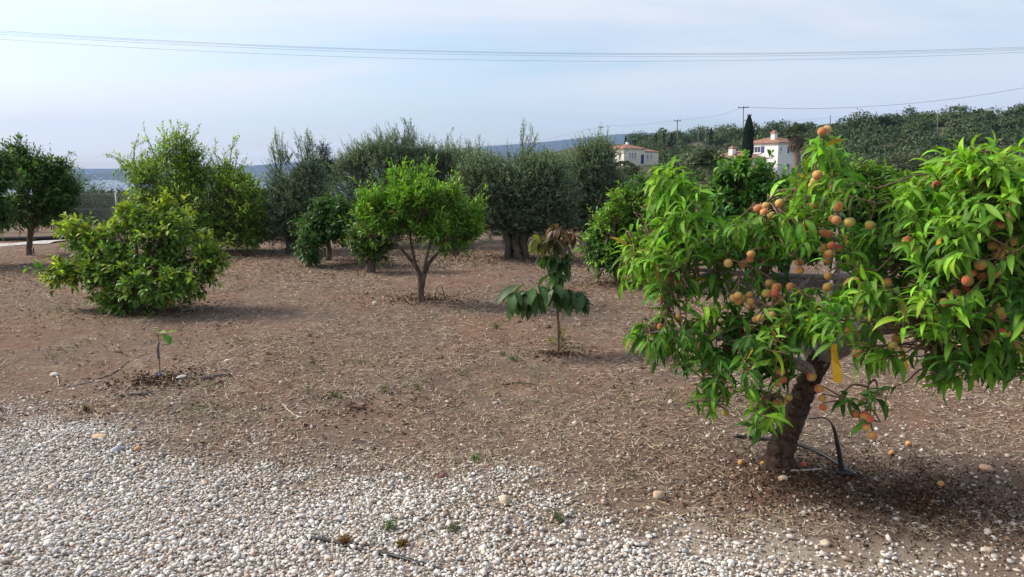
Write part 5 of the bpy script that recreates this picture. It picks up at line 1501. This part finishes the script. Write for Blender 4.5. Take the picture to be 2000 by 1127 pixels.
# ------------------------------------------------------------------ poles and wires
M_POLE = noise_mat('pole_wood', (.13, .115, .10), (.22, .195, .17), 6, .9, .2, .2, .01)
M_WIRE = noise_mat('cable', (.16, .17, .18), (.24, .25, .26), 3, .5, .4, 0)
def pole(label, px, py0, py1, Y, arm=0, wpx=2.2, arm2=None):
    b_ = W(px, py0, Y); tp = W(px, py1, Y); k = Y / F
    root = thing('power_pole', label, 'pole', b_, 'power poles on the slope')
    V, fs = tube([b_ - (0, 0, 2), tp], [wpx * k * .5, wpx * k * .4], 8, 2)
    link('post', Bag().add(V - b_, fs).data('post', M_POLE, True), root)
    if arm:
        a_ = tp - (0, 0, 3 * k)
        part('crossarm', [box(a_ - b_, (arm * k, .12, 1.3 * k))], M_POLE, root)
        for s_ in (-.46, 0, .46):
            part('insulator', [box(a_ - b_ + (s_ * arm * k, 0, 1.6 * k), (.9 * k, .12, 2.0 * k))], M_POLE, root)
    if arm2:
        part('stay_arm', [box(W(px + arm2[0], arm2[1], Y) - b_, (arm2[2] * k, .12, 1.2 * k))], M_POLE, root)
    return tp
pole('tall power pole with a crossarm beside the dark cypress', 1452, 318, 207, 125, 20)
pole('shorter power pole peeking above the cypress tip', 1464, 300, 222, 126, 8, 1.6, (-5, 235, 12))
pole('power pole with crossarm on the ridge right of the cream house', 1323, 290, 233, 190, 13)
pole('far power pole with a small crossarm left above the cream house', 1174, 300, 246, 210, 9, 1.3)
pole('thin bare pole, second right of the ridge pole', 1364, 290, 242, 200, 0, 1.6)
pole('thin bare pole, third right of the ridge pole', 1378, 290, 246, 205, 0, 1.5)
pole('short bare pole right of the cypress', 1472, 290, 237, 160, 0, 1.6)
pole('pole standing behind the tallest peach shoot', 1622, 270, 225, 170, 0, 2.0)
pole('lone pole on the ridge above the bushes at right', 1832, 262, 214, 175, 0, 2.0)
pole('small far pole on the ridge near the right edge', 1915, 262, 227, 200, 0, 1.4)
def wire(label, pts_px, Y, r_, group):
    P3 = np.array([W(a, b_, Y) for a, b_ in pts_px]); c0 = P3[len(P3) // 2]
    V, fs = tube(P3 - c0, [r_] * len(P3), 5, 3)
    link('power_line', Bag().add(V, fs).data('power_line', M_WIRE, True), None, Vector(c0), label=label, category='cable', group=group)
for lab, y0, yc, y2, Yd in (('topmost of the overhead cables crossing the whole sky', 60, 103.5, 92, 36.0), ('second of the overhead cables crossing the sky, from the top', 63, 105, 94.5, 36.6), ('third of the overhead cables crossing the sky, from the top', 67, 109, 97.5, 37.2), ('lowest of the overhead cables crossing the sky', 76.5, 119, 102, 37.8)):
    co = np.polyfit([0, 1080, 2000], [y0, yc, y2], 2)
    xs_ = np.linspace(-700, 2700, 45)
    wire(lab, [(a, np.polyval(co, a)) for a in xs_], Yd, .0058, 'overhead cables')
wire('thin far cable rising from the tall pole to the right edge', [(1452, 209), (1520, 211.5), (1600, 212), (1700, 208), (1800, 200), (1900, 188), (2010, 170), (2150, 145)], 125, .028, 'far cables')
wire('thin far cable from the tall pole to the ridge pole', [(1452, 209), (1400, 226), (1323, 235)], 140, .016, 'far cables')
wire('thin far cable from the ridge pole to the far left pole', [(1323, 235), (1250, 244), (1174, 248), (1060, 274)], 200, .022, 'far cables')
wire('faint far cable over the ridge at right', [(1470, 243), (1622, 230), (1832, 217), (1915, 229), (2050, 222)], 172, .016, 'far cables')

# ------------------------------------------------------------------ haze
bx0, bx1, by0, by1, bz0, bz1 = -11000, 14000, -60, 6900, -80, 420
V = np.array([[x_, y_, z_] for x_ in (bx0, bx1) for y_ in (by0, by1) for z_ in (bz0, bz1)], float)
f = np.array([[0, 1, 3, 2], [4, 6, 7, 5], [0, 4, 5, 1], [2, 3, 7, 6], [0, 2, 6, 4], [1, 5, 7, 3]])
m_h, t, out = mat('haze')
pv = N(t, 'ShaderNodeVolumePrincipled')
pv.inputs['Color'].default_value = (.36, .58, 1.0, 1)
pv.inputs['Density'].default_value = HAZE_D = 9.5e-5
pv.inputs['Anisotropy'].default_value = .1
t.links.new(pv.outputs[0], out.inputs['Volume'])
link('haze', mesh_data('haze', V, f, None, False, m_h), kind='stuff', label='thin blue haze over the far hills and coast', category='haze')
